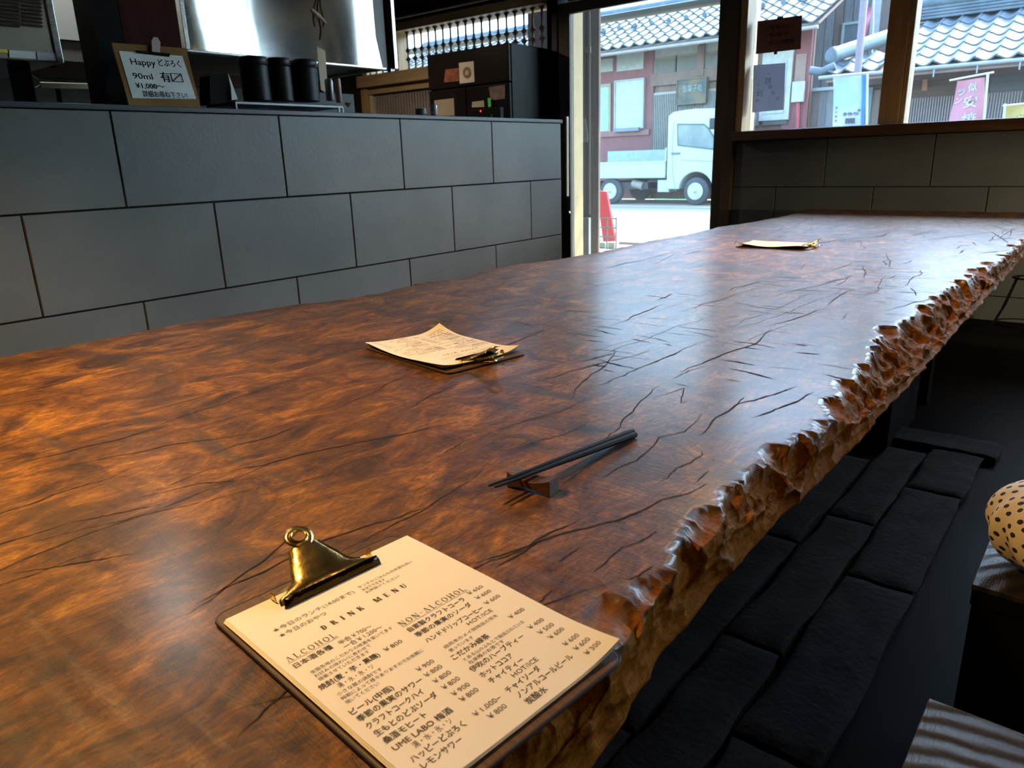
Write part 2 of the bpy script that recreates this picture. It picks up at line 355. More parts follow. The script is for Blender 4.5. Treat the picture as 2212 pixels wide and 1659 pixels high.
# ---- kitchen lattice window in the same wall
w2 = bpy.data.objects.new('window_2', None); COL.objects.link(w2); struct(w2, 'kitchen window with a row of carved wooden spindles')
B('sill', M_PINEH, (-5.80, 4.80, 1.645), (-3.636, 5.08, 1.745), w2, bevel=0.004)
B('head', M_PINEH, (-5.80, 4.82, 2.065), (-3.636, 5.08, 2.13), w2, bevel=0.003)
B('jamb', M_PINE, (-5.80, 4.88, 1.745), (-5.74, 5.08, 2.065), w2)
for x in (-5.30,): B('mullion', M_PINE, (x-.02, 4.87, 1.745), (x+.02, 5.0, 2.065), w2)
B('pane', M_GLASS, (-5.74, 5.0, 1.745), (-3.636, 5.005, 2.065), w2)
sp_m = mat('dark_spindle_wood', (0.10, 0.08, 0.06), (0.15, 0.12, 0.09), stretch=(8, 8, 1), rough=0.6)
def spindle_mesh():
    prof = []
    n = 40; z0, z1 = 1.745, 2.065
    for i in range(n+1):
        t = i/n; w = 0.006
        for c in (0.0, 0.30, 0.52, 1.0):
            d = abs(t-c)/0.09
            if d < 1: w = max(w, 0.006+0.030*(1-math.sqrt(max(0, 1-(1-d)**2)))**0.8)
        w = min(w, 0.034); prof.append((w, z0+(z1-z0)*t))
    mb = MB(); L = [(-w, z) for w, z in prof]; R = [(w, z) for w, z in prof]
    vs = []
    for (a, z), (b, _) in zip(L, R): vs += [(a, 0, z), (b, 0, z), (b, 0.012, z), (a, 0.012, z)]
    fs = []
    for i in range(n):
        k = i*4
        fs += [(k, k+1, k+5, k+4), (k+1, k+2, k+6, k+5), (k+2, k+3, k+7, k+6), (k+3, k, k+4, k+7)]
    mb.add(vs, fs); return mb
src = spindle_mesh().build('spindle', sp_m, w2); src.location = (-3.70, 4.90, 0)
xx = -3.70
while xx > -5.72:
    xx -= 0.0875
    if abs(xx+5.30) > .03: inst(src, w2, Matrix.Translation((xx, 4.90, 0)))
MB().tube([(-5.6, 4.74, 2.145), (-3.66, 4.74, 2.145)], 0.009, 8).build('curtain_rail', mat('pinkish_rail', (0.55, 0.45, 0.40), rough=0.3), w2)
# lower slatted panel
w3 = bpy.data.objects.new('window_3', None); COL.objects.link(w3); struct(w3, 'low slatted screen window beside the refrigerator')
B('jamb', M_PINE, (-5.80, 4.84, 0.85), (-5.72, 5.0, 1.645), w3, bevel=0.003)
B('jamb', M_PINE, (-4.66, 4.84, 0.85), (-4.60, 5.0, 1.645), w3)
B('head', M_PINEH, (-5.72, 4.86, 1.585), (-4.66, 4.98, 1.645), w3)
B('inner_stile', mat('cream_stile', (0.75, 0.66, 0.48)), (-5.72, 4.88, 0.85), (-5.685, 4.94, 1.585), w3)
s_m = mat('mauve_slat', (0.34, 0.29, 0.28), (0.42, 0.36, 0.34), rough=0.7)
for i in range(28): B('slat', s_m, (-5.668+i*0.036, 4.90, 0.85), (-5.668+i*0.036+0.022, 4.912, 1.585), w3)
B('paper_backing', mat('shoji_paper', (0.7, 0.68, 0.66), rough=0.9), (-5.69, 4.95, 0.85), (-4.66, 4.955, 1.585), w3)

# ================================================================== COUNTER PARTITION with tiles
WX = -2.458; CT = 1.152; YE = 3.412
ct = thing('counter', 'long grey slate-tiled kitchen counter partition running toward the door', 'counter', (WX-.1, 1.5, 0))
B('counter_body', M_JOINT, (WX-.28, -2.95, 0), (WX-.012, YE, CT-.012), ct)
B('counter_top', mat('dark_counter_top', (0.055, 0.065, 0.075), (0.07, 0.08, 0.09), rough=0.35), (WX-.32, -2.97, CT-.010), (WX+.004, YE+.012, CT+.006), ct, bevel=0.002)
B('end_panel', M_FRAME, (WX-.28, YE, 0), (WX-.01, YE+.008, CT-.01), ct)
def tiles_counter():
    g = 0.003; Wd = 0.5915
    for k, ph in enumerate((1.0678, 0.7703, 1.0677, 0.7703)):
        z1 = CT-0.010-0.3*k if k == 0 else CT-0.3*k; z0 = max(CT-0.3*(k+1), 0.0)
        y = ph-Wd*8
        while y < YE:
            a, b = max(y, -2.95), min(y+Wd, YE)
            if b-a > 0.03: B('tile', M_TILE, (WX-.016, a+g, z0+g), (WX, b-g, z1-g), ct, bevel=0.0012, seg=1)
            y += Wd
tiles_counter()

# ================================================================== THE TABLE
def interp(y, pts): return float(np.interp(y, [p[0] for p in pts], [p[1] for p in pts]))
INNER = [(-1, -.23), (.1, -.235), (.2, -.232), (.26, -.243), (.32, -.236), (.42, -.236), (.56, -.258), (.657, -.266), (.75, -.274), (.82, -.28), (.93, -.262), (.99, -.252), (1.06, -.27), (1.147, -.281), (1.434, -.315), (1.98, -.314), (2.4, -.31), (2.75, -.285), (4.8, -.275)]
OUTER = [(-1, -.20), (.2, -.207), (.343, -.217), (.487, -.240), (.773, -.249), (1.057, -.243), (1.545, -.254), (3.245, -.279), (4.8, -.26)]
LEFT = [(-1, -1.66), (.436, -1.679), (.604, -1.666), (.815, -1.677), (1.10, -1.640), (1.152, -1.600), (1.323, -1.578), (1.488, -1.598), (1.634, -1.555), (1.827, -1.606), (1.92, -1.60), (2.111, -1.550), (2.373, -1.528), (2.763, -1.548), (3.041, -1.52), (3.434, -1.546), (3.723, -1.505), (4.199, -1.488), (4.67, -1.54), (4.8, -1.52)]
ZT = 0.62
TABLE_C = Vector((-0.9, 1.9, 0))
tb = thing('live_edge_table', 'huge orange-brown live-edge slab table with cracks and a pitted right edge', 'table', TABLE_C)
def make_top():
    ys = []
    y = -1.0
    while y < 4.70:
        ys.append(y)
        if y < .15: y += 0.02 if y < 0 else 0.006
        elif y < 1.5: y += 0.0018
        elif y < 2.6: y += 0.0032
        else: y += 0.006
    ys.append(4.70); n = len(ys)
    # right profile columns: arc parameter 0..1 over control points A-B-C-D-E
    ta = np.concatenate([np.linspace(0, .35, 22, endpoint=False), np.linspace(.35, 1.0, 60)])
    nl = 5; nm = 16; nr = len(ta)
    rows = []; cav = []; reg = []; arcs = []; jit = []
    P = np.zeros((n, nr, 3)); S = np.zeros((n, nr)); SB = np.zeros(n)
    for i, yy in enumerate(ys):
        o = interp(yy, OUTER)+noise.noise(Vector((yy*9, 3.3, 0)))*.005; inn = min(interp(yy, INNER)+noise.noise(Vector((yy*14, 8.1, 0)))*.008, o-.012)
        A = np.array([-.42, ZT]); Bp = np.array([inn, ZT]); wB = o-inn
        C = np.array([o-.004, ZT-.010-.45*min(wB, .06)]); D = np.array([o+.001, .562]); E_ = np.array([o-.03, .547])
        pts = np.array([A, Bp, C, D, E_]); tt = [0, .35, .70, .92, 1.0]
        P[i, :, 0] = np.interp(ta, tt, pts[:, 0]); P[i, :, 1] = yy; P[i, :, 2] = np.interp(ta, tt, pts[:, 1])
        seg = np.r_[0, np.cumsum(np.hypot(np.diff(P[i, :, 0]), np.diff(P[i, :, 2])))]
        S[i] = seg; SB[i] = np.interp(.35, ta, seg)
    # smooth the corner lines of the profile
    for _ in range(3):
        P[:, 1:-1, :] = .25*P[:, :-2, :]+.5*P[:, 1:-1, :]+.25*P[:, 2:, :]
    # cellular pits: coarse and fine
    def cells(size_y, size_s, seed, ymin=-1.0, ymax=4.7):
        r = np.random.default_rng(seed); C_ = []
        ny, nsn = int((ymax-ymin)/size_y), int(.36/size_s)
        for a in range(ny):
            for b in range(nsn):
                C_.append((ymin+(a+.5+r.uniform(-.48, .48))*size_y, (b+.5+r.uniform(-.48, .48))*size_s))
        C_ = np.array(C_); k = kdtree.KDTree(len(C_))
        for q, c in enumerate(C_): k.insert((c[0]/size_y, c[1]/size_s, 0), q)
        k.balance(); dep = r.uniform(.45, 1.25, len(C_)); rnd = r.uniform(-1, 1, len(C_))
        return C_, k, dep, rnd
    CELLS = ((cells(.046, .032, 5), (.046, .032), .021, .030), (cells(.026, .018, 8), (.026, .018), .0125, .014), (cells(.021, .013, 9), (.021, .013), .0045, .006)); sba = np.array(SB)
    cav = np.zeros((n, nr)); reg = np.zeros((n, nr)); disp = np.zeros((n, nr))
    for i, yy in enumerate(ys):
        for j in range(nr):
            s = S[i, j]
            if s < SB[i]-.075: continue
            wy = noise.noise(Vector((yy*16, s*16, 1)))*.009+noise.noise(Vector((yy*60, s*60, 2)))*.0018; wsn = noise.noise(Vector((yy*16, s*16, 7)))*.009
            yq, sq = yy+wy+s*.55, s+wsn
            d = 0
            for (C_, k, dep, rnd), (sy, ss), amp, e in CELLS:
                for co, q, dist in k.find_n((yq/sy, sq/ss, 0), 4):
                    on = (C_[q][1]-SB[i])/e+rnd[q]*.9
                    R_ = .50+.32*dep[q]
                    if on > 0 and dist < R_:
                        h_ = math.sqrt(1-(dist/R_)**2)
                        d = max(d, amp*dep[q]*h_*min(1, .45+on*.6)) if amp > .012 else max(d, 0)+amp*dep[q]*h_*(.6 if d > 0 else 1)
            disp[i, j] = d; cav[i, j] = min(1, d/.012)
            reg[i, j] = min(1, max(0, (s-SB[i]+.012)/.02))
    up = np.clip((ta-.55)/.35, 0, 1)[None, :]
    disp *= np.clip((1-ta)/.26, 0, 1)[None, :]
    P[:, :, 0] -= disp*(.35+.55*up); P[:, :, 2] -= disp*(.95-.75*up)
    P[:, -1, 0] += 0
    verts = []; CV = []; RG = []
    ncol = nl+nm+nr
    for i, yy in enumerate(ys):
        xl = interp(yy, LEFT)+noise.noise(Vector((yy*11, 0, 5)))*.010+noise.noise(Vector((yy*34, 2, 5)))*.010*min(1, max(.4, yy-.6))
        b = abs(noise.noise(Vector((yy*22, 4, 1))))
        for dx, z in ((.04, .55), (.004, .565), (-.004-.008*b, .590), (-.002-.006*b, .608), (.004, .617+.010*max(0, b-.25))):
            verts.append((xl+dx, yy, z)); CV.append(0.4*b); RG.append(.6)
        for k in range(nm):
            t = (k+.0)/nm; x = (xl+.012)+(-.42-(xl+.012))*t; verts.append((x, yy, ZT)); CV.append(0); RG.append(0.5 if k == 0 else 0)
        for j in range(nr): verts.append(tuple(P[i, j])); CV.append(cav[i, j]); RG.append(reg[i, j])
    fs = [(i*ncol+j, i*ncol+j+1, (i+1)*ncol+j+1, (i+1)*ncol+j) for i in range(n-1) for j in range(ncol-1)]
    fs += [(i*ncol, (i+1)*ncol, (i+1)*ncol+ncol-1, i*ncol+ncol-1) for i in range(n-1)]
    fs += [tuple(range(ncol)), tuple((n-1)*ncol+j for j in range(ncol-1, -1, -1))]
    me = bpy.data.meshes.new('tabletop')
    me.from_pydata([(v[0]-TABLE_C.x, v[1]-TABLE_C.y, v[2]) for v in verts], [], fs); me.update()
    for p in me.polygons: p.use_smooth = len(p.vertices) == 4
    for nm_, arr in (('cav', CV), ('reg', RG)):
        a = me.attributes.new(nm_, 'FLOAT', 'POINT'); a.data.foreach_set('value', np.array(arr, dtype=np.float32))
    bm = bmesh.new(); bm.from_mesh(me); bmesh.ops.recalc_face_normals(bm, faces=bm.faces); bm.to_mesh(me); bm.free()
    o = bpy.data.objects.new('tabletop', me); COL.objects.link(o); o.parent = tb
    return o
def table_mat():
    m = bpy.data.materials.new('burl_table_wood'); m.use_nodes = True; n, l = m.node_tree.nodes, m.node_tree.links; b = n['Principled BSDF']
    tc = n.new('ShaderNodeTexCoord')
    def mapping(sc, rot=(0, 0, 0)):
        q = n.new('ShaderNodeMapping'); q.inputs['Scale'].default_value = sc; q.inputs['Rotation'].default_value = rot; l.new(tc.outputs['Object'], q.inputs[0]); return q.outputs[0]
    def nz(vec, s, d=5, dist=0, r=.5):
        q = n.new('ShaderNodeTexNoise'); q.inputs['Scale'].default_value = s; q.inputs['Detail'].default_value = d; q.inputs['Distortion'].default_value = dist; q.inputs['Roughness'].default_value = r
        l.new(vec, q.inputs['Vector']); return q.outputs['Fac']
    def ramp(fac, els):
        q = n.new('ShaderNodeValToRGB'); e = q.color_ramp.elements
        e[0].position, e[0].color = els[0][0], (*els[0][1], 1); e[1].position, e[1].color = els[-1][0], (*els[-1][1], 1)
        for p, c in els[1:-1]: k = e.new(p); k.color = (*c, 1)
        l.new(fac, q.inputs[0]); return q.outputs[0]
    def mix(f, a, c, mode='MIX'):
        q = n.new('ShaderNodeMix'); q.data_type = 'RGBA'; q.blend_type = mode
        if isinstance(f, float): q.inputs[0].default_value = f
        else: l.new(f, q.inputs[0])
        for s, v in ((6, a), (7, c)):
            if isinstance(v, tuple): q.inputs[s].default_value = (*v, 1)
            else: l.new(v, q.inputs[s])
        return q.outputs[2]
    v1 = mapping((1.7, 1.0, 1), (0, 0, -.08)); v2 = mapping((3.4, 1.0, 1), (0, 0, -.10)); v3 = mapping((1, 5.0, 1), (0, 0, -.1))
    big = ramp(nz(v1, 7.5, 10, 1.2, .74), [(.32, (.012, .0055, .002)), (.41, (.058, .021, .0035)), (.50, (.125, .049, .005)), (.60, (.235, .100, .009)), (.71, (.46, .205, .020))])
    fine = ramp(nz(v2, 30, 9, 1.8, .72), [(.36, (.30, .26, .22)), (.54, (1, 1, 1)), (.70, (1.6, 1.5, 1.2))])
    c = mix(.85, big, fine, 'MULTIPLY')
    # dark planed bands and grey-black patches
    dk = ramp(nz(v3, 2.3, 4, .6), [(.54, (0, 0, 0)), (.66, (1, 1, 1))]); c = mix(dk, c, mix(.5, c, (.035, .022, .014)))
    gp = ramp(nz(v3, 4.3, 3, .3), [(.66, (0, 0, 0)), (.74, (.7, .7, .7))]); c = mix(gp, c, (.030, .026, .022))
    # burl eyes
    vo = n.new('ShaderNodeTexVoronoi'); vo.inputs['Scale'].default_value = 26; vo.distance = 'EUCLIDEAN'
    ws_ = n.new('ShaderNodeVectorMath'); ws_.operation = 'ADD'; nzc = n.new('ShaderNodeTexNoise'); nzc.inputs['Scale'].default_value = 9; nzc.inputs['Detail'].default_value = 3
    sc_ = n.new('ShaderNodeVectorMath'); sc_.operation = 'SCALE'; sc_.inputs['Scale'].default_value = .16
    l.new(v2, nzc.inputs['Vector']); l.new(nzc.outputs['Color'], sc_.inputs[0]); l.new(v2, ws_.inputs[0]); l.new(sc_.outputs[0], ws_.inputs[1]); l.new(ws_.outputs[0], vo.inputs['Vector'])
    ey = ramp(vo.outputs['Distance'], [(.0, (.55, .5, .5)), (.25, (.95, .95, .95)), (.8, (1.12, 1.08, 1))]); c = mix(.55, c, ey, 'MULTIPLY')
    at = n.new('ShaderNodeAttribute'); at.attribute_name = 'cav'; ar = n.new('ShaderNodeAttribute'); ar.attribute_name = 'reg'
    cavc = ramp(at.outputs['Fac'], [(.0, (.085, .058, .042)), (.12, (.10, .052, .024)), (.4, (.30, .135, .030)), (1, (.26, .10, .016))])
    gr = ramp(nz(mapping((1, 1, 6)), 60, 6, 1.5), [(.35, (.5, .45, .4)), (.6, (1.1, 1.1, 1.05))]); cavc = mix(.7, cavc, gr, 'MULTIPLY')
    mx = n.new('ShaderNodeMath'); mx.operation = 'MAXIMUM'; l.new(at.outputs['Fac'], mx.inputs[0])
    m4 = n.new('ShaderNodeMath'); m4.operation = 'MULTIPLY'; m4.inputs[1].default_value = .6; l.new(ar.outputs['Fac'], m4.inputs[0]); l.new(m4.outputs[0], mx.inputs[1])
    c = mix(mx.outputs[0], c, cavc); l.new(c, b.inputs['Base Color'])
    rr = n.new('ShaderNodeMapRange'); rr.inputs['To Min'].default_value = .42; rr.inputs['To Max'].default_value = .58; l.new(nz(v2, 7, 5), rr.inputs['Value'])
    ra = n.new('ShaderNodeMath'); ra.operation = 'MULTIPLY_ADD'; ra.inputs[1].default_value = .12; l.new(mx.outputs[0], ra.inputs[0]); l.new(rr.outputs[0], ra.inputs[2]); l.new(ra.outputs[0], b.inputs['Roughness'])
    b.inputs['Specular IOR Level'].default_value = .42; b.inputs['Coat IOR'].default_value = 1.7; b.inputs['Coat Roughness'].default_value = .24
    cw = n.new('ShaderNodeMath'); cw.operation = 'MULTIPLY_ADD'; cw.use_clamp = True; cw.inputs[1].default_value = -.52; cw.inputs[2].default_value = .38; l.new(mx.outputs[0], cw.inputs[0]); l.new(cw.outputs[0], b.inputs['Coat Weight'])
    sr = n.new('ShaderNodeMath'); sr.operation = 'MULTIPLY_ADD'; sr.use_clamp = True; sr.inputs[1].default_value = -.28; sr.inputs[2].default_value = .30; l.new(mx.outputs[0], sr.inputs[0]); l.new(sr.outputs[0], b.inputs['Specular IOR Level'])
    h1 = nz(mapping((1.0, 4.6, 1), (0, 0, -.06)), 12, 8, 1.0, .70); h2 = nz(mapping((1, 2.2, 1), (0, 0, .2)), 120, 4, .6)
    ad = n.new('ShaderNodeMath'); ad.operation = 'MULTIPLY_ADD'; ad.inputs[1].default_value = .16; l.new(h2, ad.inputs[0]); l.new(h1, ad.inputs[2])
    bp = n.new('ShaderNodeBump'); bp.inputs['Strength'].default_value = .62; bp.inputs['Distance'].default_value = .004
    l.new(ad.outputs[0], bp.inputs['Height']); l.new(bp.outputs[0], b.inputs['Normal'])
    return m
top = make_top(); top.data.materials.append(table_mat())
def cracks():
    mb = MB(); r = random.Random(21)
    def ribbon(pts, w):
        vs = []; m = len(pts)
        for i, p in enumerate(pts):
            t = Vector(pts[min(i+1, m-1)])-Vector(pts[max(i-1, 0)]); t.normalize(); nn = Vector((-t.y, t.x))
            ww = w*(math.sin(pi*(i+.3)/(m-.4+.001))**.6 if 0 < i < m-1 else .08)*r.uniform(.6, 1.3)
            vs += [(p[0]+nn.x*ww, p[1]+nn.y*ww, ZT+.0006), (p[0]-nn.x*ww, p[1]-nn.y*ww, ZT+.0006)]
        mb.add(vs, [(2*i, 2*i+1, 2*i+3, 2*i+2) for i in range(m-1)])
    def walk(x, y, ang, ln, w):
        pts = [(x, y)]; a = ang; step = .006+.002*y
        for k in range(int(ln/step)):
            a += r.gauss(0, .26); a += (ang-a)*.5
            x += cos(a)*step; y += sin(a)*step
            if not (interp(y, LEFT)+.03 < x < interp(y, INNER)-.01) or y > 4.66: break
            pts.append((x, y))
        if len(pts) > 3: ribbon(pts, w)
    traced = [[(1030, 952), (1062, 934), (1100, 920), (1150, 905), (1210, 890), (1258, 868), (1276, 855)], [(1130, 965), (1160, 953), (1215, 940), (1262, 920), (1275, 905)],
              [(1213, 1055), (1222, 1040), (1245, 1025), (1262, 1015), (1277, 1006)], [(1300, 1035), (1335, 1010), (1375, 995), (1390, 980), (1400, 972)],
              [(1410, 860), (1445, 850), (1478, 838), (1470, 872), (1505, 858)], [(1355, 1010), (1388, 985), (1410, 965), (1425, 945), (1480, 932), (1510, 905), (1514, 890)],
              [(1410, 1050), (1440, 1034), (1460, 1012), (1490, 1000), (1515, 985), (1516, 970)], [(1503, 1042), (1520, 1028), (1533, 1015)],
              [(1350, 1183), (1385, 1170), (1422, 1145)], [(1340, 1251), (1362, 1252), (1385, 1240), (1410, 1222)], [(1158, 1308), (1178, 1290), (1195, 1272)],
              [(1205, 1215), (1235, 1195), (1262, 1180)], [(950, 985), (1010, 950)], [(300, 1075), (360, 1062), (430, 1045), (520, 1038), (560, 1030)], [(150, 1130), (260, 1108), (350, 1090)],
              [(0, 1004), (60, 985), (128, 968)], [(20, 1240), (120, 1225), (240, 1205), (300, 1195)], [(1450, 820), (1490, 800), (1530, 790)]]
    for tr in traced:
        P_ = [G(*q, ZT) for q in tr]; out = []
        for a, b_ in zip(P_, P_[1:]):
            k = max(2, int((b_-a).length/.004))
            for i in range(k): q = a.lerp(b_, i/k); out.append((q.x+r.gauss(0, .0006), q.y+r.gauss(0, .0006)))
        out.append((P_[-1].x, P_[-1].y)); ribbon(out, .0007)
    for _ in range(280):
        y = r.random()**1.3*4.6; x = r.uniform(interp(y, LEFT), interp(y, INNER)); fx = (x+1.6)/1.35
        if r.random() > .12+.8*fx: continue
        walk(x, y, radians(r.choice((80, 95, 85, 92, 70, 100))+r.uniform(-12, 12)), r.uniform(.05, .32)*(1+.2*y), r.uniform(.0004, .0010)*(1+.55*y))
    for _ in range(26):
        y = r.uniform(-.5, 1.6); x = r.uniform(-1.6, -.45)
        walk(x, y, radians(r.uniform(84, 97)), r.uniform(.25, .9), r.uniform(.0003, .0006))
    for _ in range(320):
        y = 1.0+r.random()*3.3; x = r.uniform(-1.2, interp(y, INNER)-.02)
        walk(x, y, radians(r.uniform(-18, 18)), r.uniform(.03, .12), r.uniform(.0006, .0018))
    o = mb.build('crack', mat('crack_shadow_wood', (0.012, 0.006, 0.004), rough=0.9), tb); o['kind'] = 'stuff'; return o
cracks()
for a, b in (((-.60, 2.50, 0), (-.50, 2.905, .548)), ((-.60, 3.09, 0), (-.50, 3.16, .548)), ((-1.40, 2.50, 0), (-1.30, 2.905, .548)), ((-.60, -.55, 0), (-.50, -.1, .548)), ((-1.40, -.55, 0), (-1.30, -.1, .548))):
    B('leg', M_BLACK, a, b, tb, bevel=.004)

# ================================================================== CLIPBOARDS
BW, BL = 0.178, 0.268       # board
PW, PL = 0.177, 0.2450      # sheet; local x across, local -y down the page, origin at the sheet's top left corner
def paper_z(x, y, lift):     # x 0..PW, y 0..-PL ; height above the board
    u, v = x/PW, -y/PL
    z = .0018+.0012*sin(pi*v)
    z += lift[0]*max(0, (u-.72)/.28)**2*max(0, (v-.72)/.28)**2
    z += lift[1]*max(0, (.35-u)/.35)**2*max(0, (v-.65)/.35)**2
    z += lift[2]*max(0, (u-.78)/.22)**2*max(0, (.25-v)/.25)**2+lift[3]*(sin(v*7+1)*.5+.5)*(u**2)
    z += lift[4]*max(0, (.3-u)/.3)**2*max(0, (.3-v)/.3)**2
    return z
def rounded(x0, y0, x1, y1, r, n=5):
    p = []
    for cx_, cy_, a in ((x1-r, y1-r, 0), (x0+r, y1-r, 90), (x0+r, y0+r, 180), (x1-r, y0+r, 270)):
        for i in range(n+1): t = radians(a+90*i/n); p.append((cx_+r*cos(t), cy_+r*sin(t)))
    return p
MENU = [("★今日のランチ(14:00まで)",17.0,45.6,71.5,0),("★今日のおやつ",17,54.9,39.7,0),("ランチのごはんも日本酒も合い",94.4,43.2,55.6,1),("本までできます",94,48.9,22.7,1),("お声掛けください!",94,54.1,33.7,1),
("日本酒各種",6.5,94.8,30.2,2),("半合￥700～",42,95.6,28.6,0),("一合￥1,200～",42,102.4,33.3,0),("全国各地のこだわりの地酒を置いてます",10.7,108.5,69.2,1),("お好みの味わいに合わせて",10.7,113.8,45.7,1),("提案させていただきます",10.7,118.9,41.0,1),
("焼酎(麦・芋・黒糖)",6.3,127.6,48.0,2),("￥800",59.5,127.2,15.3,0),("湯・水・氷・ソ",15.9,135.1,28.2,0),("小さな蔵の焼酎です",10.9,141.1,35.7,1),("時期によって様々ありますのでお気軽に",10.9,146.4,67.7,1),("聞いてください",10.9,151.6,25.3,1),
("ビール(中瓶)",7.3,162.4,33.0,2),("￥900",61.6,161.5,14.6,0),("季節の果実のサワー",7.3,170.9,51.1,2),("￥800",61.8,169.9,14.6,0),("クラフトコークハイ",7.5,180.2,44.3,2),("￥800",61.9,179,14.6,0),("生もとのどぶソーダ",7.3,189,48.8,2),("￥800",62,187.9,14.6,0),
("桑酒モヒート",7.6,198,32.0,2),("￥900",62.4,197.2,14.7,0),("UME LABO 梅酒",7.8,206.6,45.6,2),("￥800",62.6,205,15,0),("湯・水・氷・ソ",17.4,213.6,29.8,0),("ハッピーどぶろく",9.5,221.6,41.6,2),("￥1,000~",59.6,221,23.2,0),("レモンサワー",10.8,229.9,30.4,2),("￥800",64.6,229.2,15.0,0),
("自家製クラフトコーラ",85.5,121.6,55.7,2),("￥650",147.8,118.9,15.7,0),("季節の果実のソーダ",85.5,130.8,54.5,2),("￥600",147.6,128.6,16,0),("ハンドドリップコーヒー",86.2,141.4,56.4,2),("￥600",147.5,139,16,0),("HOT/ICE",120.4,148.5,25.1,0),
("焙煎本のメイ珈琲店の豆を",90.4,155.9,53.2,1),("使っています",90.3,161.7,22.6,1),("こだかみ緑茶",86.4,169.8,35.4,2),("￥400",147.2,165.9,16,0),("とある山のふもとで栽培されている",90.9,176.4,60.4,1),("在来種のお茶です",90.9,181.6,34.0,1),
("伊吹のハーブティー",86.8,188.8,51.9,2),("￥400",147.8,185.8,15.7,0),("ホットココア",87.4,198,30.3,2),("￥500",148.2,195.4,15.7,0),("チャイティー",87.9,206.5,31.4,2),("￥600",149.1,204.8,15.6,0),("HOT/ICE",102.1,213.3,24.7,0),("チャイソーダ",89.1,221,31.8,2),("￥600",150.1,218,15.7,0),
("ノンアルコールビール",90.3,229.5,54.8,2),("￥600",151.2,227.1,15.7,0),("炭酸水",90.2,237.8,18.6,2),("￥300",152.2,236,15.8,0)]
def clipboard(label, loc, ang, lift, papers, stretch_len=1.0):
    t = thing('clipboard', label, 'clipboard', loc, ang, 'drink menus on clipboards on the table')
    bx, by = -.004, .0155    # board's top-left corner relative to the sheet's
    out = rounded(bx, by-BL, bx+BW, by, .012)
    MB().prism([(x, y, .0005) for x, y in out], (0, 0, .0026)).build('backing_board', M_BOARD, t, local=True, bevel=.0006)
    MB().tube([(x, y, .0018) for x, y in rounded(bx-.0004, by-BL-.0004, bx+BW+.0004, by+.0004, .012)], .0015, 6, closed=True).build('board_rim', M_BOARDE, t, local=True)
    for k in range(papers):
        ox = (k-papers+1)*.0012; lf = [q*(1-.18*(papers-1-k)) for q in lift]; dz = .0031+k*.0005
        mb = MB(); mb.grid(30, 40, lambda a, b: (a*PW+ox, -b*PL+ox*.5, dz+paper_z(a*PW, -b*PL, lf)))
        mb.build('paper_sheet', M_PAPER, t, local=True, smooth=True)
    dz = .0031+(papers-1)*.0005+.00025
    fn = lambda x, y: (x, y, dz+paper_z(x, y, lift))
    own = papers == 3 and loc[1] < .5        # the sheet whose lines can be told apart: a part for each line
    mb0, mb1, mb2 = MB(), MB(), MB()
    for s, u, v, w, st in MENU:
        h = {0: .0062, 1: .0042, 2: .0066}[st]
        m_ = MB() if own else (mb1 if st == 1 else mb0)
        put_text(m_, s, fn, u/1000, -v/1000, w/1000, h, bold=.00010 if st == 2 else 0)
        if own: m_.build('text_line', M_INK2, t, local=True)
    if not own:
        for m_ in (mb0, mb1): m_.build('menu_print', M_INK2, t, local=True)['kind'] = 'stuff'
    def head(s, x, y, w, gap, tk_):
        m_ = MB() if own else mb2
        serif_text(m_, s, fn, x, y, w, .0062, gap=gap, t=tk_)
        if own: m_.build('heading', M_INK, t, local=True)
    head('DRINK MENU', .0433, -.0712, .0791, 1.0, .30)
    for s, u, v, w in (('ALCOHOL', 6.2, 85.3, 39.8), ('NON-ALCOHOL', 85.7, 111.6, 65.3)):
        head(s, u/1000, -v/1000, w/1000, .38, .17)
        x0, x1, yy = u/1000-.001, (u+w)/1000+.001, -v/1000-.0012
        m_ = MB() if own else mb2
        for i in range(12):
            a, b = x0+(x1-x0)*i/12, x0+(x1-x0)*(i+1)/12
            m_.add([fn(a, yy), fn(b, yy), fn(b, yy-.0003), fn(a, yy-.0003)], [(0, 1, 2, 3)])
        if own: m_.build('underline', M_INK, t, local=True)
    if not own: mb2.build('heading_print', M_INK, t, local=True)['kind'] = 'stuff'
    # --- brass butterfly clip: spring lever plate rising from the front lip to the hanging ring
    cx_ = .084
    prof = [(0, .0465), (.13, .0455), (.19, .040), (.25, .031), (.33, .0262), (.50, .0225), (.65, .0185), (.76, .0155), (.86, .0135)]
    def wdt(s): return float(np.interp(s, [p[0] for p in prof], [p[1] for p in prof]))
    def cen(s):   # centre line of the plate
        y = -.0195+.050*s; z = .0045+.0065*min(1, s/.12)+max(0, s-.1)*.024; return y, z
    def plate(a, b):
        s = a*.84; w = wdt(s); x = (b*2-1); y, z = cen(s)
        return (cx_+x*w, y, z-(abs(x)**4)*.0045*min(1, s*5)+.0012*(1-x*x))
    mb = MB(); mb.grid(30, 21, plate)
    # ring head: annulus
    yr, zr = cen(.98); n = 28
    vs = []
    for k in range(n):
        a = 2*pi*k/n
        for rr in (.0062, .0128): vs.append((cx_+rr*cos(a), yr+rr*sin(a)*.93, zr+rr*sin(a)*.36))
    mb.add(vs, [(2*k, 2*k+1, (2*k+3) % (2*n), (2*k+2) % (2*n)) for k in range(n)])
    pl = mb.build('clip_plate', M_BRASS, t, local=True, smooth=True, label='polished brass clip lever')
    md = pl.modifiers.new('s', 'SOLIDIFY'); md.thickness = .0009; md.offset = 0
    ring = [(cx_+.0068*cos(2*pi*k/20), yr+.0068*sin(2*pi*k/20)*.93, zr+.0068*sin(2*pi*k/20)*.36+.0006) for k in range(20)]
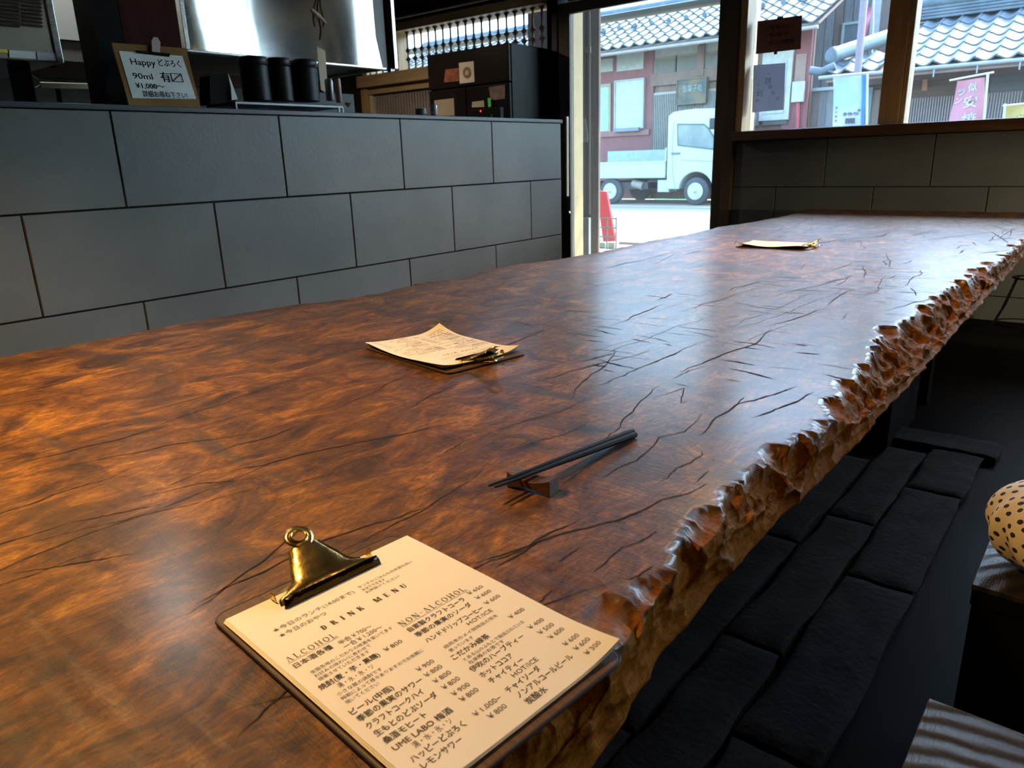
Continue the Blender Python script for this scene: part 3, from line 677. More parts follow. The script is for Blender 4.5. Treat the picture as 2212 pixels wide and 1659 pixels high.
    MB().tube(ring, .0013, 8, closed=True).build('clip_ring', M_BRASS, pl, local=True, smooth=True)
    for sg in (-1, 1):
        edge = [(cx_+sg*wdt(s)*.99, cen(s)[0], cen(s)[1]-.0035) for s in np.linspace(.22, .84, 16)]
        MB().tube(edge, .0014, 8).build('rolled_edge', M_BRASS, pl, local=True, smooth=True)
    # front lip: dark folded bar pressing the sheets
    lip = [(-.0195, .0125), (-.0225, .0105), (-.0238, .0060), (-.0235, .0028)]
    mb = MB(); mb.grid(4, 12, lambda a, b: (cx_+(b*2-1)*(.0465-.002*(1-a)), lip[int(round(a*3))][0], lip[int(round(a*3))][1]+.0012))
    o = mb.build('clip_lip', mat('dark_brass_lip', (0.035, 0.026, 0.012), rough=0.22, metal=1.0, bump=.2, bscale=80), t, local=True, smooth=True, label='dark front lip of the clip'); md = o.modifiers.new('s', 'SOLIDIFY'); md.thickness = .0008
    # base plate with upturned side prongs, spring coil, rear lever
    mb = MB(); mb.prism([(cx_+x, y, .0034) for x, y in ((-.045, -.012), (-.045, .002), (-.022, .010), (-.010, .020), (.010, .020), (.022, .010), (.045, .002), (.045, -.012))], (0, 0, .0009))
    for sg in (-1, 1):
        mb.prism([(cx_+sg*.045, -.010, .0036), (cx_+sg*.045, .000, .0036), (cx_+sg*.047, -.001, .0125), (cx_+sg*.047, -.005, .0140), (cx_+sg*.046, -.009, .0120)], (sg*.0008, 0, 0))
    mb.build('clip_base', M_BRASS, t, local=True)
    coil = [(cx_-.020+.040*i/90, .004+.0032*cos(i*.9), .0085+.0032*sin(i*.9)) for i in range(91)]
    MB().tube(coil, .0006, 5).build('clip_spring', M_BRASS, t, local=True)
    mb = MB(); mb.grid(8, 5, lambda a, b: (cx_+(b*2-1)*(.012-.006*a), .008+.022*a, .0045+.004*sin(a*2.2)))
    o = mb.build('rear_lever', M_BRASS, t, local=True, smooth=True); md = o.modifiers.new('s', 'SOLIDIFY'); md.thickness = .0008
    return t
c1 = clipboard('nearest clipboard, large in front, with the DRINK MENU sheet facing the viewer', (-.4920, .2327, ZT+.0004), radians(85.1), [.006, .002, 0, 0, 0], 3)
# second: top edge (clip) towards the right
def place_clip(label, cx_, cy_, up_ang, lift, papers):
    # board centre in local coordinates is (bx+BW/2, by-BL/2)
    a = up_ang-pi/2; lx, ly = -.004+BW/2, .0155-BL/2
    return clipboard(label, (cx_-(lx*cos(a)-ly*sin(a)), cy_-(lx*sin(a)+ly*cos(a)), ZT+.0004), a, lift, papers)
place_clip('middle clipboard, turned away, its cream sheets curling up at the corners', -.957, .945, radians(-9.0), [.003, .016, .004, .005, .010], 4)
place_clip('farthest clipboard, a small cream sliver near the window end of the table', -1.01, 2.79, radians(3), [.004, .003, .002, .008, .002], 3)

# ================================================================== CHOPSTICKS AND REST
rest = thing('chopstick_rest', 'small dark brown wooden chopstick rest with a curved top', 'chopstick rest', (-.4515, .5685, ZT+.0004), radians(7))
mb = MB(); n = 16
topz = lambda t: .0185-.0065*sin(pi*t)
outl = [(-.0265+.053*i/n, topz(i/n)) for i in range(n+1)]+[(.0265-.053*i/n, .0045*sin(pi*i/n)**1.0) for i in range(n+1)]
mb.prism([(x, -.0105, z) for x, z in outl], (0, .021, 0))
mb.build('rest_block', mat('walnut_rest', (0.045, 0.019, 0.009), (0.10, 0.045, 0.020), scale=20, stretch=(1, 6, 6), rough=0.4, bump=.1), rest, local=True, bevel=.0006)
M_CHOP = mat('black_lacquer', (0.004, 0.004, 0.005), (0.008, 0.008, 0.009), scale=300, rough=0.55, spec=.15, bump=.2, bscale=900)
for a, b, lab in (((-.4663, .5148, .6402), (-.4480, .7717, .6242), 'black chopstick lying on the left of the pair'), ((-.4590, .5160, .6402), (-.4398, .7640, .6242), 'black chopstick lying on the right of the pair')):
    A, Bv = Vector(a), Vector(b); t = thing('chopstick', lab, 'chopstick', A, 0, 'pair of black chopsticks')
    pts = [A.lerp(Bv, k) for k in (0, .02, .3, .6, .96, 1)]
    MB().tube(pts, [.0012, .0015, .0025, .0035, .0042, .0037], 8).build('stick_shaft', M_CHOP, t)
    MB().tube([A.lerp(Bv, .03+i*.011) for i in range(12)], [.0016, .0013]*6, 8).build('ribbed_tip', M_CHOP, t)

# ================================================================== STOOLS AND POLKA-DOT BAG
def ring_wood():
    m = bpy.data.materials.new('ringed_grey_wood'); m.use_nodes = True; n, l = m.node_tree.nodes, m.node_tree.links; b = n['Principled BSDF']
    tc = n.new('ShaderNodeTexCoord'); mp = n.new('ShaderNodeMapping'); mp.inputs['Location'].default_value = (.05, .17, 0); mp.inputs['Scale'].default_value = (1, 1, .0)
    l.new(tc.outputs['Object'], mp.inputs[0])
    w = n.new('ShaderNodeTexWave'); w.wave_type = 'RINGS'; w.rings_direction = 'Z'; w.inputs['Scale'].default_value = 13; w.inputs['Distortion'].default_value = 2.2; w.inputs['Detail'].default_value = 3; w.inputs['Detail Scale'].default_value = 1.5
    l.new(mp.outputs[0], w.inputs['Vector'])
    n2 = n.new('ShaderNodeTexNoise'); n2.inputs['Scale'].default_value = 60; m2 = n.new('ShaderNodeMapping'); m2.inputs['Scale'].default_value = (8, .6, 1); l.new(tc.outputs['Object'], m2.inputs[0]); l.new(m2.outputs[0], n2.inputs['Vector'])
    cr = n.new('ShaderNodeValToRGB'); cr.color_ramp.elements[0].color = (.024, .023, .023, 1); cr.color_ramp.elements[1].color = (.040, .038, .037, 1); l.new(w.outputs['Fac'], cr.inputs[0]); l.new(cr.outputs[0], b.inputs['Base Color'])
    ad = n.new('ShaderNodeMath'); ad.operation = 'MULTIPLY_ADD'; ad.inputs[1].default_value = .35; l.new(n2.outputs['Fac'], ad.inputs[0]); l.new(w.outputs['Fac'], ad.inputs[2])
    bp = n.new('ShaderNodeBump'); bp.inputs['Strength'].default_value = .5; bp.inputs['Distance'].default_value = .004; l.new(ad.outputs[0], bp.inputs['Height']); l.new(bp.outputs[0], b.inputs['Normal'])
    b.inputs['Roughness'].default_value = .5; b.inputs['Specular IOR Level'].default_value = .22; return m
RW = ring_wood()
def stool(label, x0, y0, x1, y1, h=.40):
    t = thing('box_stool', label, 'stool', ((x0+x1)/2, (y0+y1)/2, 0), 0, 'black box stools beside the table')
    B('seat', RW, (x0, y0, h-.008), (x1, y1, h), t, bevel=.001, label='grey seat board with raised growth rings')
    B('seat_core', M_BLACK, (x0+.001, y0+.001, h-.03), (x1-.001, y1-.001, h-.0085), t)
    B('side_panel', M_BLACK, (x0+.003, y0+.02, 0), (x0+.025, y1-.02, h-.03), t); B('side_panel', M_BLACK, (x1-.025, y0+.02, 0), (x1-.003, y1-.02, h-.03), t)
    B('front_panel', M_BLACK, (x0+.003, y0+.003, 0), (x1-.003, y0+.02, h-.03), t); B('back_panel', M_BLACK, (x0+.003, y1-.02, 0), (x1-.003, y1-.003, h-.03), t)
    return t
stool('box stool carrying the polka-dot bag, right of the table', -.086, 1.045, .24, 1.36)
stool('empty box stool nearest the viewer at the bottom right', -.084, .44, .24, .774)
def dots_mat():
    m = bpy.data.materials.new('polka_dot_cloth'); m.use_nodes = True; n, l = m.node_tree.nodes, m.node_tree.links; b = n['Principled BSDF']
    uv = n.new('ShaderNodeUVMap'); mp = n.new('ShaderNodeMapping'); mp.inputs['Rotation'].default_value = (0, 0, .5)
    l.new(uv.outputs[0], mp.inputs[0]); vo = n.new('ShaderNodeTexVoronoi'); vo.voronoi_dimensions = '2D'; vo.inputs['Scale'].default_value = 52; vo.inputs['Randomness'].default_value = .28
    l.new(mp.outputs[0], vo.inputs['Vector']); lt = n.new('ShaderNodeMath'); lt.operation = 'LESS_THAN'; lt.inputs[1].default_value = .23; l.new(vo.outputs['Distance'], lt.inputs[0])
    mx = n.new('ShaderNodeMix'); mx.data_type = 'RGBA'; l.new(lt.outputs[0], mx.inputs[0]); mx.inputs[6].default_value = (.80, .69, .46, 1); mx.inputs[7].default_value = (.02, .015, .012, 1); l.new(mx.outputs[2], b.inputs['Base Color'])
    b.inputs['Roughness'].default_value = .85; return m
def bag():
    c = Vector((.038, 1.150, .40)); t = thing('polka_dot_bag', 'cream cloth bag with black polka dots sitting on the stool', 'bag', c)
    nu, nv = 96, 56; vs = []; uvs = []
    for i in range(nu):
        for j in range(nv):
            a = 2*pi*i/nu; v = j/(nv-1); ph = v*pi*.93
            r = sin(ph)**.72*.126*(1+.06*cos(2*a)); z = .085-.085*cos(ph)*(1 if ph > pi/2 else 1.0)
            z = .122*(.5-.5*cos(ph))
            fold = noise.noise(Vector((cos(a)*2.3, sin(a)*2.3, z*11)))*.012+.006*sin(a*9+z*30+2*noise.noise(Vector((cos(a)*2, sin(a)*2, z*9))))*(1-abs(v-.35))
            r += fold*sin(ph)
            vs.append((r*cos(a), r*sin(a), z)); uvs.append((a*.118, v*.26))
    fs = []; fu = []
    for i in range(nu):
        for j in range(nv-1):
            k = (i+1) % nu; fs.append((i*nv+j, k*nv+j, k*nv+j+1, i*nv+j+1))
            u1 = (i+1)*2*pi/nu*.118; u0 = i*2*pi/nu*.118; fu += [(u0, uvs[i*nv+j][1]), (u1, uvs[i*nv+j][1]), (u1, uvs[i*nv+j+1][1]), (u0, uvs[i*nv+j+1][1])]
    me = bpy.data.meshes.new('bag_cloth'); me.from_pydata(vs, [], fs); ul = me.uv_layers.new(name='UVMap'); ul.data.foreach_set('uv', np.array(fu, dtype=np.float32).ravel())
    for p in me.polygons: p.use_smooth = True
    me.materials.append(dots_mat()); o = bpy.data.objects.new('bag_cloth', me); COL.objects.link(o); o.parent = t
    k = MB(); k.lathe([(.002, .118), (.020, .120), (.030, .125), (.026, .132), (.012, .138), (.002, .139)], (0, 0, 0), 18); kk = k.build('gathered_knot', mat('bag_cream', (.80, .69, .46), rough=.85), t, local=True, smooth=True)
bag()

# ================================================================== KITCHEN BEHIND THE COUNTER
def Xp(pts, x): return [X(px, py, x) for px, py in pts]
# corner post beside the counter
c0, c1_ = X(200, 0, -2.86), X(250, 0, -2.86)
post = thing('pillar', 'black square post rising behind the counter', 'pillar', (-2.9, X(236, 225, -2.86).y, 0))
B('post_shaft', M_BLACK, (-3.0, X(205, 60, -2.86).y, 0), (-2.86, X(262, 60, -2.86).y, ZC), post)
p2 = thing('wooden_pillar', 'dark red-brown wooden pillar behind the leaning sign', 'pillar', (-2.95, X(310, 200, -2.88).y, 0))
B('pillar_shaft', mat('dark_red_wood', (0.035, 0.011, 0.010), (0.055, 0.018, 0.015), scale=3, stretch=(6, 6, 1), rough=0.85, spec=.1), (-3.1, X(262, 60, -2.88).y, 0), (-2.88, X(388, 60, -2.88).y, ZC), p2, bevel=.004)

# steel back wall panels and shelf
bp_ = thing('steel_wall_panel', 'tall bright steel splash panel left of the black post', 'wall panel', (-3.9, 1.2, 0))
ya, yb = X(112, 60, -3.75).y, X(262, 60, -3.75).y
B('sheet', M_STEELW, (-3.78, X(-200, 60, -3.75).y, X(150, 86, -3.75).z), (-3.75, yb, 2.7), bp_)
B('lower_sheet', mat('dull_steel', (0.30, 0.29, 0.27), rough=0.4, metal=.8), (-3.80, X(-200, 60, -3.75).y, X(150, 131, -3.75).z), (-3.765, yb, X(150, 86, -3.75).z-.004), bp_)
kw = thing('kitchen_back_cabinet', 'long dark grey cabinet run at the back of the kitchen', 'cabinet', (-4.2, 2.0, 0))
B('cabinet_body', mat('slate_grey_cabinet', (0.055, 0.065, 0.07), (0.07, 0.08, 0.085), rough=0.5), (-4.4, -.5, 0), (-3.87, X(770, 200, -3.84).y, 1.38), kw)
for i in range(5): B('cabinet_door', mat('slate_grey_cabinet', (0.05, 0.06, 0.065)), (-3.87, -.48+i*.65, .1), (-3.85, .15+i*.65, 1.37), kw, bevel=.003)
rail = thing('pale_rail', 'pale wooden rail crossing behind the counter at the left', 'rail', X(150, 185, -3.3))
MB().beam(X(86, 184, -3.3), X(232, 188, -3.3), .018, .022).build('rail_bar', mat('cream_bar', (0.62, 0.53, 0.38), rough=.5), rail, bevel=.003)
MB().tube([X(66, 162, -3.28), X(80, 170, -3.28), X(87, 184, -3.28), X(78, 190, -3.28), X(70, 188, -3.28)], .003, 6).build('rail_hook', M_GREYM, rail)
gp = thing('grey_post', 'short dark blue-grey post behind the counter at the far left', 'post', X(53, 220, -3.0))
a_, b_ = X(35, 180, -3.0), X(72, 180, -3.0)
B('post_shaft', mat('blue_grey_post', (0.035, 0.05, 0.062), rough=.5), (-3.05, a_.y, .9), (-3.0, b_.y, X(50, 128, -3.0).z), gp)

# stainless appliance with louvres
ap = thing('steel_appliance', 'stainless kitchen machine with louvre slots at the top left', 'appliance', (-3.2, .9, 0))
A0, A1 = X(-260, 112, -2.9), X(140, 137, -2.9)
zb = A1.z; yr_ = A1.y-.006
MB().box((-3.5, A0.y, zb), (-2.905, yr_, 2.2)).build('casing', mat('appliance_steel', (0.30, 0.26, 0.21), (0.34, 0.30, 0.25), scale=3, rough=0.38, metal=.9, bump=.05), ap, bevel=.004)
B('corner_strip', M_STEEL, (-2.912, yr_-.018, zb), (-2.898, yr_+.004, 2.2), ap, bevel=.002)
lm = mat('louvre_steel', (0.36, 0.33, 0.30), rough=.35, metal=.9)
for col, (xa, xb) in enumerate(((2, 42), (48, 92))):
    for r_ in range(9):
        py = 54-r_*8.3; a = X(xa+py*.05-(6 if col == 0 else 4)+2, py-1.2, -2.9); b = X(xb+py*.05-4, py+1.0, -2.9)
        mb = MB(); mb.add([(-2.904, a.y, a.z+.006), (-2.904, b.y, a.z+.006), (-2.890, b.y, a.z-.001), (-2.890, a.y, a.z-.001), (-2.904, a.y, a.z-.004), (-2.904, b.y, a.z-.004)], [(0, 1, 2, 3), (3, 2, 5, 4), (0, 3, 4), (1, 5, 2)])
        mb.build('louvre', lm, ap)
def plaque(name, m, pts, x, parent, th=.002, label=None):
    return MB().prism(Xp(pts, x), (th, 0, 0)).build(name, m, parent, label=label)
plaque('label_sticker', M_WHITEP, [(19, 108), (76, 112), (78, 128), (20, 124)], -2.903, ap)
plaque('label_sticker', mat('silver_sticker', (0.5, 0.5, 0.5), rough=.4), [(79, 112), (126, 115), (129, 133), (81, 130)], -2.903, ap)
plaque('warning_sticker', mat('yellow_sticker', (0.85, 0.55, 0.05), rough=.6), [(-6, 106), (15, 107), (17, 115), (-6, 113)], -2.903, ap, label='yellow warning sticker')
MB().lathe([(.010, 0), (.010, -.012), (.006, -.016)], X(112, 136, -3.0), 12).build('foot', M_BLACK, ap)

# range hood
hood = thing('range_hood', 'wide stainless range hood reflecting the windows', 'range hood', (-3.5, 2.2, 0))
hz = (X(395, 105, -3.1).z+X(840, 150, -3.1).z)/2; hy0, hy1 = X(397, 103, -3.1).y, X(842, 148, -3.1).y
def hoodf(u, v):
    y = hy0+(hy1-hy0)*u; z = hz+(2.55-hz)*v
    return (-3.1-.012*sin(u*7-1.3+.8*v)-.010*noise.noise(Vector((u*3.2, v*2.2, 2)))+.012, y, z)
M_HOODF = mat('polished_hood_steel', (0.74, 0.72, 0.67), (0.78, 0.76, 0.72), rough=0.10, metal=1.0, scale=3)
mb = MB(); mb.grid(60, 24, hoodf, flip=True); mb.build('front_sheet', M_HOODF, hood, smooth=True)
B('hood_body', mat('hood_inside', (0.10, 0.095, 0.09), rough=.5, metal=.6), (-3.85, hy0+.002, hz+.01), (-3.125, hy1-.002, 2.55), hood)
B('edge_strip', M_STEEL, (-3.10, hy0-.012, hz-.004), (-3.06, hy0+.006, 2.55), hood, bevel=.002)
B('edge_strip', M_STEEL, (-3.12, hy1-.008, hz-.004), (-3.05, hy1+.014, 2.55), hood, bevel=.002)
B('bottom_lip', M_STEEL, (-3.12, hy0, hz-.010), (-3.075, hy1, hz), hood, bevel=.002)
B('side_strip', mat('dark_brown_strip', (0.035, 0.025, 0.02), rough=.4), (-3.09, hy1-.10, hz), (-3.078, hy1-.035, 2.55), hood)
B('side_sheet', mat('white_side', (0.75, 0.78, 0.74), rough=.4), (-3.85, hy1, hz-.002), (-3.13, hy1+.010, 2.5), hood)
MB().lathe([(.0, -.016), (.011, -.012), (.013, 0), (.009, .008)], X(842, 150, -3.07), 12).build('drip_knob', M_STEEL, hood, smooth=True)

# hanging cords with a wooden tag in front of the hood
hg = thing('hanging_tag', 'brown cords with a long pale wooden tag hanging before the hood', 'hanging tag', X(690, 0, -2.75))
for k, off in enumerate((-6, 3, 9)):
    MB().tube([X(686+off+4*sin(i*.9+k), -40+i*14, -2.75) for i in range(8+(k == 1)*2)], .0035, 5).build('cord', mat('dark_cord', (0.035, 0.02, 0.015), rough=.9), hg)
MB().prism(Xp([(683, 100), (701, 110), (708, 204), (692, 194)], -2.74), (.004, 0, 0)).build('wooden_tag', mat('pale_tag_wood', (0.62, 0.47, 0.30), (0.72, 0.56, 0.38)), hg)
MB().tube([X(672, 20, -2.74), X(682, 30, -2.74), (X(690, 36, -2.74)), X(704, 50, -2.74)], [.006, .010, .008, .004], 8).build('shell_bead', mat('pink_shell', (0.62, 0.38, 0.30)), hg)

# leaning hand-written sign
sg = thing('menu_sign', 'clipboard sign with hand-written white sheet leaning on the pillar', 'sign', X(340, 235, -2.60))
def SGN(px, py, d=0):  # plane of the sign: leans back towards its top
    p = X(px, py, -2.585-.0011*(232-py)); return Vector((p.x+d, p.y, p.z))
MB().prism([SGN(*q) for q in ((241, 92), (402, 104), (434, 232), (279, 229))], (-.006, 0, 0)).build('sign_board', mat('amber_clipboard', (0.23, 0.115, 0.035), (0.30, 0.155, 0.05), scale=6, rough=.5), sg, bevel=.001)
MB().prism([SGN(*q, .0015) for q in ((256, 110), (393, 121), (423, 214), (286, 212))], (.001, 0, 0)).build('white_sheet', M_WHITEP, sg)
MB().prism([SGN(*q, .006) for q in ((293, 109), (366, 116), (364, 123), (294, 115))], (-.004, 0, 0)).build('clip_bar', mat('dark_clip', (0.05, 0.04, 0.035), metal=.8, rough=.4), sg)
MB().prism([SGN(*q, .012) for q in ((324, 89), (329, 81), (337, 82), (343, 92), (342, 114), (325, 112))], (-.003, 0, 0)).build('clip_tab', mat('pale_pink_clip', (0.55, 0.42, 0.38), rough=.4), sg)
q00, q10, q01 = SGN(256, 110, .0032), SGN(393, 121, .0032), SGN(286, 212, .0032)
def sfn(u, v): return q00+(q10-q00)*u+(q01-q00)*v
mb = MB()
for s, u, v, w, h, b in (('Happy', .13, .28, .38, .22, .003), ('どぶろく', .56, .26, .36, .20, .003), ('90ml', .10, .58, .30, .20, .003), ('有', .53, .60, .15, .27, .004), ('〼', .70, .60, .18, .27, .004), ('¥1,000～', .10, .78, .44, .17, .003), ('詳細お尋ね下さい!', .17, .955, .70, .17, .002)):
    put_text(mb, s, lambda x, y: sfn(x, y), u, v, w, -h*.9, bold=b)
mb.build('hand_writing', mat('marker_ink', (0.02, 0.02, 0.022), rough=.7), sg)

# little card holder box
cb = thing('card_holder', 'small black box with a white card edge beside the canisters', 'box', X(480, 225, -2.62))
MB().prism(Xp([(452, 163), (491, 156), (512, 222), (453, 226)], -2.62), (-.07, 0, 0)).build('holder_box', M_BLACK, cb, bevel=.002)
MB().prism(Xp([(492, 158), (513, 215), (500, 216), (498, 190)], -2.612), (.003, 0, 0)).build('white_card', M_WHITEP, cb)
# canisters
M_CAN = mat('matt_black_tin', (0.010, 0.011, 0.014), (0.014, 0.015, 0.018), rough=.42, spec=.2)
for (xa, xb, pt, pb, lab) in ((520, 577, 124, 219, 'leftmost and tallest-looking of three black canisters on the rack'), (577, 626, 127, 220, 'middle one of three black canisters on the rack'), (624, 681, 131, 220, 'rightmost of three black canisters, nearest the hanging tag')):
    a, b = X(xa, 170, -2.66), X(xb, 170, -2.66); r = abs(b.y-a.y)/2*.96; c = Vector((-2.66-.0, (a.y+b.y)/2+.004, X((xa+xb)/2, pb, -2.66).z)); h = X((xa+xb)/2, pt, -2.66).z-c.z
    t = thing('canister', lab, 'canister', c, 0, 'three black canisters')
    MB().lathe([(r*.9, 0), (r*.96, .003), (r*.96, h*.80), (r*.9, h*.815)], c, 32).build('tin_body', M_CAN, t, smooth=True)
    MB().lathe([(r*.98, h*.82), (r, h*.83), (r, h*.97), (r*.94, h), (0, h)], c, 32).build('lid', M_CAN, t, smooth=True)
# tray rack
tr = thing('tray_rack', 'low grey metal tray rack under the canisters on the counter', 'rack', X(620, 235, -2.62))
zt = X(620, 222, -2.56).z; y0_, y1_ = X(508, 225, -2.56).y, X(742, 232, -2.56).y
B('tray', M_GREYM, (-2.76, y0_, zt-.012), (-2.56, y1_, zt-.002), tr, bevel=.002)
for yy in (y0_+.004, y1_-.004, (y0_+y1_)/2+.22):
    for xx in (-2.755, -2.562): MB().beam((xx, yy, CT+.006), (xx, yy, zt-.01), .006, .006).build('leg', M_GREYM, tr)
# pen cup, brass bowl and small bottles to the right of the tag
def bottle(name, lab, cat, px, pyb, x, r, h, m, prof=None, group=None):
    c = X(px, pyb, x); t = thing(name, lab, cat, c, 0, group)
    MB().lathe(prof or [(r*.9, 0), (r, .004), (r, h*.9), (r*.8, h)], c, 20).build('vessel', m, t, smooth=True); return t
bottle('metal_cup', 'slim grey metal cup holding things beside the hanging tag', 'cup', 714, 218, -2.66, .017, .085, M_GREYM)
bottle('pink_jar', 'small pink-brown jar at the right end of the rack', 'jar', 733, 222, -2.66, .013, .095, mat('rosy_jar', (0.35, 0.2, 0.16), rough=.4))
bottle('brass_bowl', 'tiny brass bowl at the right end of the counter rack', 'bowl', 752, 231, -2.60, .015, .02, M_BRASS, [(.004, 0), (.006, .003), (.015, .016), (.013, .016), (.003, .004)])
bottle('glass_jar', 'small clear jar standing before the refrigerator', 'jar', 938, 247, -2.70, .016, .045, mat('greyish_glass', (0.5, 0.5, 0.55), rough=.1))
bottle('spice_jar', 'short mauve jar with dark lid before the slatted screen', 'jar', 910, 248, -2.70, .026, .028, mat('mauve_jar', (0.4, 0.33, 0.38), rough=.3))

# black refrigerator
M_FR = mat('glossy_black_fridge', (0.012, 0.010, 0.010), (0.016, 0.013, 0.013), rough=.35, spec=.06)
fr = thing('refrigerator', 'glossy black refrigerator with photos and notes on its doors', 'refrigerator', (-4.0, 4.55, 0))
fx0, fx1, fy = Y(925, 180, 4.39).x, -3.66, 4.39; fz = 1.757
fx1 = Y(1100, 180, 4.39).x
B('cabinet', M_FR, (fx0, fy+.03, 0), (fx1, 4.86, fz), fr, bevel=.006)
zs_ = Y(1000, 188, fy).z; xs_ = Y(1007, 220, fy).x
B('upper_door', M_FR, (fx0+.002, fy, zs_+.004), (fx1-.002, fy+.028, fz-.002), fr, bevel=.006)
B('lower_door', M_FR, (fx0+.002, fy, .7), (xs_-.003, fy+.028, zs_-.004), fr, bevel=.006)
B('lower_door', M_FR, (xs_+.003, fy, .7), (fx1-.002, fy+.028, zs_-.004), fr, bevel=.006)
B('drawer', M_FR, (fx0+.002, fy, .06), (fx1-.002, fy+.028, .69), fr, bevel=.006)
def fridge_flat(name, lab, cat, pts, m, extra=None):
    P = [Y(*q, fy-.003) for q in pts]; c = sum(P, Vector())/len(P); t = thing(name, lab, cat, c, 0, None)
    MB().prism(P, (0, .002, 0)).build('print', m, t)
    if extra: extra(t)
fridge_flat('photo_card', 'orange-red photo card on the refrigerator', 'photo', [(962, 150), (991, 147), (992, 175), (959, 178)], mat('orange_photo', (0.42, 0.12, 0.05), (0.16, 0.05, 0.03), scale=25, rough=.4))
def disc(t):
    c = Y(1008.5, 157, fy-.006); MB().lathe([(.040, 0), (.040, .001)], c, 24, axis='y').build('round_picture', mat('brown_picture', (0.12, 0.06, 0.03), (0.3, 0.2, 0.12), scale=40), t)
    MB().lathe([(.017, -.001), (.017, .001)], c, 18, axis='y').build('picture_centre', mat('tan_centre', (0.55, 0.42, 0.25)), t)
fridge_flat('white_card', 'cream card with a round brown picture on the refrigerator', 'card', [(991, 136), (1023, 132), (1025, 177), (993, 181)], mat('cream_card', (0.62, 0.55, 0.47)), disc)
fridge_flat('paper_note', 'tan paper note low on the refrigerator behind the jars', 'note', [(938, 217), (980, 212), (982, 250), (940, 250)], mat('tan_note', (0.36, 0.29, 0.22)))
fridge_flat('sticky_note', 'small cream sticky note on the right lower door', 'note', [(1020, 220), (1045, 217), (1046, 231), (1019, 232)], mat('cream_note', (0.46, 0.42, 0.30)))
fridge_flat('photo_print', 'framed dark photo at the right of the refrigerator door', 'photo', [(1056, 188), (1091, 183), (1091, 213), (1060, 217)], mat('pinkish_photo', (0.13, 0.09, 0.09), (0.28, 0.16, 0.15), scale=18))
gt = thing('green_tag', 'bright green tag hanging by the right lower refrigerator door', 'tag', Y(1057, 221, fy-.02))
MB().prism([Y(*q, fy-.02) for q in ((1053, 212), (1060, 211), (1061, 230), (1055, 232))], (0, .004, 0)).build('tag_plate', mat('neon_green', (0.12, 0.75, 0.12), rough=.4), gt)
B('table_top', M_BLACK, (-3.95, 4.10, 1.125), (-3.62, 4.36, 1.148), thing('side_table', 'low black side table standing before the refrigerator', 'table', (-3.8, 4.2, 0)), bevel=.002)
_stb = bpy.data.objects['side_table']
for _x in (-3.94, -3.65):
    for _y in (4.11, 4.33): B('leg', M_BLACK, (_x, _y, 0), (_x+.02, _y+.02, 1.125), _stb)
dv = thing('black_device', 'black countertop device with a tiny red light', 'appliance', Y(1045, 250, 4.2))
MB().box((Y(1017, 240, 4.2).x, 4.2, 1.15), (Y(1080, 240, 4.2).x, 4.24, Y(1050, 234, 4.2).z)).build('casing', M_BLACK, dv, bevel=.004)
MB().lathe([(.006, 0), (.006, .002)], Y(1038, 240, 4.197), 10, axis='y').build('red_light', mat('red_led', (1, .03, .02), emit=3), dv)
MB().lathe([(.010, 0), (.010, .004), (.006, .006)], Y(1062, 250, 4.19), 12, axis='y').build('dial', M_STEEL, dv)
pn = thing('paper_strip', 'grey paper strip fixed on the dark post by the door', 'note', Y(1198, 60, 4.87))
MB().prism([Y(*q, 4.874) for q in ((1192, 30), (1203, 28), (1203, 110), (1192, 111))], (0, .003, 0)).build('strip', mat('grey_strip', (0.10, 0.09, 0.11)), pn)

# thin wire stand by the front wall, right of the table
wsn_ = thing('wire_stand', 'thin black wire plant stand by the tiled front wall', 'stand', (-.36, 4.6, 0))
for sx in (-1, 1):
    for sy in (-1, 1): MB().tube([(-.36+sx*.05, 4.6+sy*.05, .30), (-.36+sx*.09, 4.6+sy*.07, .14), (-.36+sx*.14, 4.6+sy*.11, 0.003)], .004, 6).build('leg', M_BLACK, wsn_)
MB().tube([(-.36+.12*cos(a*pi/12), 4.6+.12*sin(a*pi/12), .06) for a in range(24)], .004, 6, closed=True).build('hoop', M_BLACK, wsn_)
MB().tube([(-.36+.07*cos(a*pi/12), 4.6+.07*sin(a*pi/12), .30) for a in range(24)], .005, 6, closed=True).build('hoop', M_BLACK, wsn_)

# pendant lamps out of frame (the room's warm light, and one added for the kitchen steel)
def pendant(loc, power, label, color=WARM):
    t = thing('pendant_lamp', label, 'lamp', loc, 0, None)
    MB().lathe([(.02, .22), (.03, .21), (.11, .08), (.13, .0), (.125, .0), (.10, .075), (.02, .19)], loc, 28).build('lamp_shade', M_BLACK, t, smooth=True)
    MB().tube([Vector(loc)+Vector((0, 0, .22)), (loc[0], loc[1], ZC)], .004, 6).build('lamp_cord', M_BLACK, t)
    l = lamp('pendant_light', 'AREA', (loc[0], loc[1], loc[2]+.02), power, color, size=.16); l.parent = t; l.location = (0, 0, .02); l.data.spread = radians(125) if loc[0] > -1.25 and loc[1] < 3 else pi
pendant((-1.2, .15, 1.75), 23, 'black pendant lamp over the near left of the table')
pendant((1.0, 1.0, 1.9), 4, 'black pendant lamp right of the table')
pendant((.9, 4.1, 1.9), 11, 'black pendant lamp over the far right floor')
pendant((-4.6, 3.4, 2.15), 16, 'black pendant lamp in the kitchen before the refrigerator', (1.0, .80, .58))
pendant((-3.45, 1.35, 2.4), 14, 'added unseen pendant lamp brightening the kitchen steel panel', (.93, 1.0, .98))  # cool lamp added out of view to brighten the steel panel
pendant((-1.1, 2.6, 1.9), 18, 'black pendant lamp over the middle of the table')

